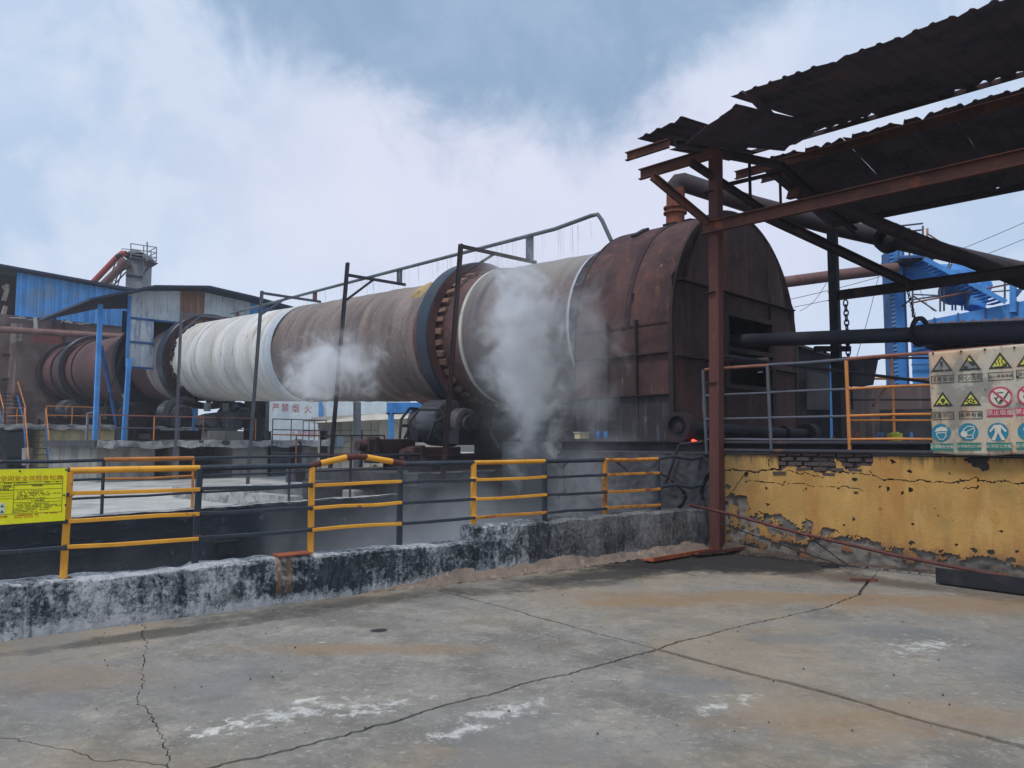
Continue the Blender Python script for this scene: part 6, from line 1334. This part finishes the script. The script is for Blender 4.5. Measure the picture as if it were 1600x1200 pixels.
tag(MB().prism([P(187, 624 - 20, 36), P(197, 604, 36), P(200, 640, 36), P(192, 622, 36)], (0, .2, 0)).build('white_shield', M['kpale']), 'curved white sheet beside the blue column', 'sheet')
t_ = thing('control_cabinet', 'grey equipment cabinet on the right end of the tall pier deck', 'cabinet', H(23.4, 3.0, 1.7)); MB().box(P(401, 655, 34.5) + Vector((0, 0, .1)), (.95, .6, 2.2)).build('cabinet', M['machine'], t_); MB().box(P(412, 640, 34), (.2, .1, .7)).build('conduit', M['soot'], t_)

# ================================================================== BACKGROUND UNDER THE KILN
wb_ = thing('painted_wall', 'tall white wall with red painted no smoking characters behind the kiln', 'wall', P(470, 690, 46))
f = Frame(P(405, 700, 46), RT); f.p(0, 0)
MB().prism([P(405, 715, 46), P(640, 715, 46), P(640, 600, 46), P(405, 600, 46)], (0, .3, 0)).build('wall_face', M['white'], wb_)
MB().prism([P(405, 722, 45.9), P(640, 722, 45.9), P(640, 694, 45.9), P(405, 694, 45.9)], (0, .3, 0)).build('plinth', M['cream'], wb_)
for ch, px, py, s_ in (('严', 431, 638, .56), ('禁', 445.5, 638, .56), ('烟', 462, 639, .56), ('火', 481, 640, .56), ('人', 459, 677.5, .4), ('在', 468.5, 678, .4), ('此', 476, 678, .4), ('逗', 484, 679, .4), ('留', 491.5, 679, .4)):
    u = P(px, py, 46); mx = Matrix(((1, 0, 0, u.x), (0, 0, -1, 45.99), (0, 1, 0, u.z), (0, 0, 0, 1))); text(ch, s_, M['redink'], wb_, mx, .85)
MB().bar(P(501, 625, 45.8), P(501, 652, 45.8), .22, .1, (0, 1, 0)).build('blue_post', M['blue'], wb_)
pb = thing('pale_block', 'pale tiled single storey block with flat roof slab and dark door', 'building', P(550, 720, 38))
MB().prism([P(486, 661, 36.8), P(590, 658, 37.5), P(676, 652, 37), P(676, 640, 37), P(590, 646, 37.5), P(486, 652, 36.8)], (0, 6, 0)).build('roof_slab', M['slabc'], pb)
MB().prism([P(497, 735, 38), P(592, 735, 38), P(592, 656, 38), P(497, 659, 38)], (0, 4, 0)).build('wall', M['beige'], pb); MB().prism([P(592.3, 735, 37.9), P(690, 735, 37.5), P(690, 650, 37.5), P(592.3, 657, 37.9)], (0, 4, 0)).build('side_wall', M['beige'], pb)
for py in (673, 683, 691, 700, 709): MB().bar(P(498, py, 37.96), P(591, py - .8, 37.96), .03, .025).build('tile_joint', M['concrete'], pb)
for px in (532, 548, 580): MB().bar(P(px, 660, 37.96), P(px, 735, 37.96), .025, .03, (0, 1, 0)).build('tile_joint', M['concrete'], pb)
MB().prism([P(500, 720, 37.9), P(511, 720, 37.9), P(511, 673, 37.9), P(500, 673, 37.9)], (0, .1, 0)).build('door', M['blackhole'], pb); MB().prism([P(558, 735, 37.9), P(566, 735, 37.9), P(566, 673, 37.9), P(558, 673, 37.9)], (0, .1, 0)).build('door', M['machine'], pb)
MB().prism([P(526, 698, 37.9), P(537, 698, 37.9), P(537, 681, 37.9), P(526, 682, 37.9)], (0, .05, 0)).build('notice', M['glass'], pb)
bs = thing('blue_sheet_shed', 'small blue corrugated sheet roof on a blue post beyond the near rollers', 'shed', P(612, 690, 33))
corr_wall(lambda a, z, d: P(604, 645, 33) + RT * a + Vector((0, -d, (1 - 0) * (.45 if z else 0))), 1.6, 1, .15, .03, 'sheet', 'blue', bs); MB().bar(P(611, 700, 33.1), P(611, 643, 33.1), .18, .18, AH).build('post', M['blue'], bs); MB().bar(P(604, 646, 33.1), P(660, 643, 33.1), .1, .1).build('beam', M['soot'], bs)
tag(MB().bar(P(558, 760, 30), P(558, 628, 30), .22, .22, AH).build('grey_post', M['grey']), 'grey steel post standing in front of the pale block', 'post')
t_ = thing('valve_lever', 'dark valve stem with orange banded handle in the far yard', 'lever', P(556, 790, 22)); MB().tube([P(560, 745, 22), P(568, 697, 22)], .06, 8).build('stem', M['soot'], t_); MB().tube([P(560, 700, 22), P(579, 690, 22)], .045, 8).build('handle', M['rust'], t_); MB().tube([P(560, 745, 22), P(547, 775, 21.5)], .05, 8).build('strut', M['soot'], t_)
sj = thing('scrap_heap', 'jumble of dark scrap pipes and blocks lying on the far yard floor', 'scrap heap', P(575, 760, 22)); rng = random.Random(12)
for k in range(26):
    p = P(rng.uniform(545, 640), rng.uniform(738, 765), 22); q = p + Vector((rng.uniform(-.5, .5), rng.uniform(-.3, .3), rng.uniform(-.05, .25)))
    (MB().tube([p, q], rng.uniform(.03, .07), 7) if k % 3 else MB().box(p, (.4, .3, .22), (rng.random(), rng.random(), 0))).build('scrap_piece', M[rng.choice(('soot', 'rust', 'machine', 'concrete', 'rustdk'))], sj)
for i, (px, py, w, h, Y, mt, lb) in enumerate(((430, 768, 1.6, .4, 19, 'cap', 'long pale concrete beam lying by the far pit railing'), (510, 765, 1.1, .45, 19, 'concdark', 'dark concrete block behind the leaning black pole'), (600, 778, 2.2, .5, 19.5, 'concrete', 'stained concrete ledge under the scrap heap'), (470, 745, .7, .5, 22, 'machine', 'small grey machine block behind the second railing'))):
    tag(MB().box(P(px, py, Y), (w, .5, h), SH).build('concrete_block', M[mt], None, bevel=.03), lb, 'concrete block')
tag(MB().box(H(3.3, .8, .2), (2.6, 4.2, 2.9), AH).build('kiln_pedestal', M['pitwall']), 'black sooty concrete foot under the kiln beside the hood', 'concrete block')

tag(MB().prism([P(741, 735, 24.5), P(1000, 735, 22), P(1000, 600, 22), P(741, 600, 24.5)], (0, .4, 0)).build('added_screen_wall', M['pitwall']), 'black wall added to block the bright gap under the kiln beside the hood', 'wall')  # added wall, blocks bright background showing through the gap
# ================================================================== DEBRIS
def ang(p, q, w, name, mt, label, cat, h=None): t_ = MB(); p, q = Vector(p), Vector(q); t_.bar(p, q, w, .012); d_ = (q - p).normalized(); s_ = d_.cross(Vector((0, 0, 1))).normalized(); t_.bar(p + s_ * (w / 2) + Vector((0, 0, (h or w) / 2)), q + s_ * (w / 2) + Vector((0, 0, (h or w) / 2)), .012, h or w); return tag(t_.build(name, M[mt]), label, cat)
ang(G(1012, 876, .035), G(1108, 860, .03), .2, 'steel_angle', 'orange', 'orange rusty steel plank lying on the yard by the curb', 'steel plank', .05)
ang(G(1085, 866, .05), G(1160, 857, .06), .14, 'steel_angle', 'rustcol', 'dark rusty steel offcut lying against the column foot', 'steel plank', .04)
ang(G(1466, 909, .03) , G(1640, 932, .03), .12, 'steel_angle', 'soot', 'dark steel channel lying at the foot of the yellow wall', 'steel channel', .17)
tag(MB().tube([P(1076, 789, 10.9), P(1090, 792, 11.0), P(1140, 803, 11.0), P(1250, 833, 10.4), P(1400, 868, 9.6), P(1625, 912, 8.6)], .022, 10).build('red_rod', M['rustcol'], None, True), 'long red brown steel rod leaning from the curb along the yellow wall', 'rod')
for i, (a, b, lb) in enumerate((((1125, 818, 11.2), (1322, 886, 9.95), 'thin dark rod fallen against the foot of the yellow wall, longer one'), ((1262, 837, 10.4), (1325, 884, 10.0), 'short thin dark rod crossing the longer thin rod'))): tag(MB().tube([P(*a), P(*b)], .009, 6).build('thin_rod', M['soot'], None, True), lb, 'rod')
for i, (px, py, w, lb) in enumerate(((1297, 885, .22, 'flat dark stick on the yard below the thin rods'), (1350, 906, .3, 'flat brown stick on the yard near the joint end'))): tag(MB().box(G(px, py, .02), (w, .03, .03), (1, -.15, 0)).build('stick', M['soot' if i == 0 else 'rust']), lb, 'stick')
rb = MB(); rng = random.Random(21)
def stone(p, s_): 
    vs = [(1, 0, 0), (-1, 0, 0), (0, 1, 0), (0, -1, 0), (0, 0, 1), (0, 0, -1)]; e = [Vector(v) * s_ * rng.uniform(.6, 1.2) for v in vs]; mx = Matrix.Rotation(rng.uniform(0, 6), 3, 'Z') @ Matrix.Rotation(rng.uniform(0, 6), 3, 'X')
    rb.add([p + mx @ v for v in e], [(0, 2, 4), (2, 1, 4), (1, 3, 4), (3, 0, 4), (2, 0, 5), (1, 2, 5), (3, 1, 5), (0, 3, 5)])
for k in range(700):
    if k < 420: s_ = CS + .25 - abs(rng.gauss(0, 1.3)); d_ = abs(rng.gauss(0, .13)); p = wall_pt(s_, 0, -.03 - d_)
    elif k < 620: q = CQ - abs(rng.gauss(0, .7)); p = CUR0 + CURD * q - CURN * abs(rng.gauss(.1, .16))
    else: p = G(rng.uniform(150, 1500), rng.uniform(900, 1150))
    z = rng.uniform(.004, .012); sz = rng.choice((.006, .008, .01, .014, .02, .03)) if k < 620 else rng.choice((.005, .007, .01)); stone(Vector((p.x, p.y, z)), sz)
rbo = rb.build('rubble', M['rubble']); kind(rbo, 'stuff'); tag(rbo, 'scattered stones and flakes of plaster along the wall foot', 'rubble')
mm = MB(); vs = []; fs = []; n = 90     # sloping dirt heaped along the wall foot and in the corner
for i in range(n + 1):
    s_ = CS + .3 + (TOPR + 2 - CS) * i / n; e = .12 + .3 * math.exp(-((s_ - CS) / .8) ** 2) + .12 * noise.noise(Vector((s_ * 2, 1, 1)))
    for j in range(9):
        u = j / 8; p = wall_pt(s_, .004 + (.30 * e) * (1 - u) ** 1.6, .0 - u * .62 * e); p = rough(p, .03 * (1 - u * .8), 7, 3); p.z = max(p.z, .004); vs.append(p)
for i in range(n):
    for j in range(8): fs.append((i * 9 + j, i * 9 + j + 1, (i + 1) * 9 + j + 1, (i + 1) * 9 + j))
M['dirt'] = mat('heaped_dirt', c(84, 72, 64), [(c(52, 46, 44), 2.5, .45, .62, UN, .85), (c(124, 96, 74), 3.5, .56, .72, UN, .6), (c(128, 120, 110), 9, .62, .74, UN, .6)], .95, 0, .9, 30)
kind(mm.add(vs, fs).build('dirt_bank', M['dirt'], None, True), 'structure')

# ================================================================== STEAM
def steam(name, label, cx, ex, ez, half, dens, sc, lo, hi, col=(.97, .98, 1.0), shape=None, seed=0, step=None):
    ex = Vector(ex).normalized(); ez = Vector(ez).normalized(); ey = ez.cross(ex).normalized(); ez = ex.cross(ey)
    mx = Matrix(((ex.x, ey.x, ez.x, cx[0]), (ex.y, ey.y, ez.y, cx[1]), (ex.z, ey.z, ez.z, cx[2]), (0, 0, 0, 1)))
    o = MB().box((0, 0, 0), (half[0] * 2, half[1] * 2, half[2] * 2)).build(name, M['rubber']); o.matrix_world = mx
    m = bpy.data.materials.new(name); m.use_nodes = True; t = NT(m.node_tree); t.n.clear()
    co = t.node('ShaderNodeTexCoord').outputs['Object']; x, y, z = t.sep(co)
    wv = t.noise(t.vm('ADD', co, (seed, 0, 0)), sc * .6, 3, .6, 0, True)
    v = t.vm('ADD', co, t.vm('MULTIPLY', t.vm('SUBTRACT', wv, (.5, .5, .5)), (1.5, 1.5, 1.5)))
    nz = t.noise(t.vm('ADD', v, (seed * 3.1, seed, seed * 1.7)), sc, 8, .67, .5)
    u = [t.math('DIVIDE', k, h) for k, h in zip((x, y, z), half)]
    fall = shape(t, *u) if shape else t.math('SUBTRACT', 1.0, t.math('SQRT', t.math('ADD', t.math('ADD', t.math('MULTIPLY', u[0], u[0]), t.math('MULTIPLY', u[1], u[1])), t.math('MULTIPLY', u[2], u[2]))))
    dn = t.math('MULTIPLY', t.ramp(t.math('ADD', nz, t.math('MULTIPLY', t.math('SUBTRACT', fall, .5), .55)), lo, hi), t.ramp(fall, 0, .3))
    dn = t.math('ADD', dn, t.math('MULTIPLY', t.ramp(fall, 0, .8), .05))
    pv = t.node('ShaderNodeVolumePrincipled'); pv.inputs['Color'].default_value = col + (1,); t.put(pv.inputs['Density'], t.math('MULTIPLY', dn, dens)); pv.inputs['Anisotropy'].default_value = .2
    t.l.new(pv.outputs[0], t.node('ShaderNodeOutputMaterial').inputs['Volume']); o.data.materials.clear(); o.data.materials.append(m)
    kind(o, 'stuff'); tag(o, label, 'steam'); return o
def lean(t, a, b, d):
    a = t.math('DIVIDE', t.math('SUBTRACT', a, t.math('MULTIPLY', d, .22)), t.math('ADD', .72, t.math('MULTIPLY', d, .3)))
    return ell(t, a, b, d)
def ell(t, a, b, d): return t.math('SUBTRACT', 1.0, t.math('SQRT', t.math('ADD', t.math('ADD', t.math('MULTIPLY', a, a), t.math('MULTIPLY', b, b)), t.math('MULTIPLY', d, d))))
steam('steam', 'white steam climbing the kiln side between the near tyre and the hood', H(2.6, -2.65, 3.3), AH, (0, 0, 1), (3.1, 1.0, 3.9), 2.9, 1.15, .45, .72, shape=lean, seed=1)
steam('steam', 'grey steam curling under the brown kiln section behind the black pole', H(10.6, -2.55, 3.75), AH, (0, 0, 1), (4.2, .9, 1.7), 2.7, 1.25, .45, .72, seed=2)
steam('steam', 'thin wisps of steam drifting over the left side of the rusty hood', H(.6, -3.0, 3.3), AH, (0, 0, 1), (1.9, .5, 3.2), 1.1, 1.0, .44, .82, seed=5)
def low(t, a, b, d): 
    e = t.math('SUBTRACT', 1.0, t.math('MAXIMUM', t.math('ABSOLUTE', a), t.math('ABSOLUTE', b)))
    return t.math('MULTIPLY', t.ramp(e, 0, .25), t.math('SUBTRACT', .62, t.math('MULTIPLY', d, .45)))
pc = (pitB + pitC) / 2
steam('steam', 'thin grey steam lying in the pit in front of the sooty platform end', H(1.5, -5.2, -.1), AH, (0, 0, 1), (2.9, 3.4, 1.5), .2, .6, .36, .8, shape=low, seed=3)
steam('steam', 'steam rising from the pit behind the right end of the near railing', H(-.2, -3.6, .6), AH, (0, 0, 1), (2.2, 1.3, 2.0), .9, .8, .42, .82, seed=7)
steam('steam', 'faint steam haze over the left part of the pit', H(2.2, -12.2, -.5), AH, (0, 0, 1), (2.9, 3.6, 1.0), .06, .5, .36, .8, shape=low, seed=4)
hz_o = MB().box((0, 50, 6.5), (150, 130, 17)).build('haze', M['rubber'])
hzm = bpy.data.materials.new('haze'); hzm.use_nodes = True; t = NT(hzm.node_tree); t.n.clear(); pv = t.node('ShaderNodeVolumePrincipled'); pv.inputs['Color'].default_value = (.84, .9, .98, 1); pv.inputs['Density'].default_value = .0010
t.l.new(pv.outputs[0], t.node('ShaderNodeOutputMaterial').inputs['Volume']); hz_o.data.materials.clear(); hz_o.data.materials.append(hzm); kind(hz_o, 'stuff')
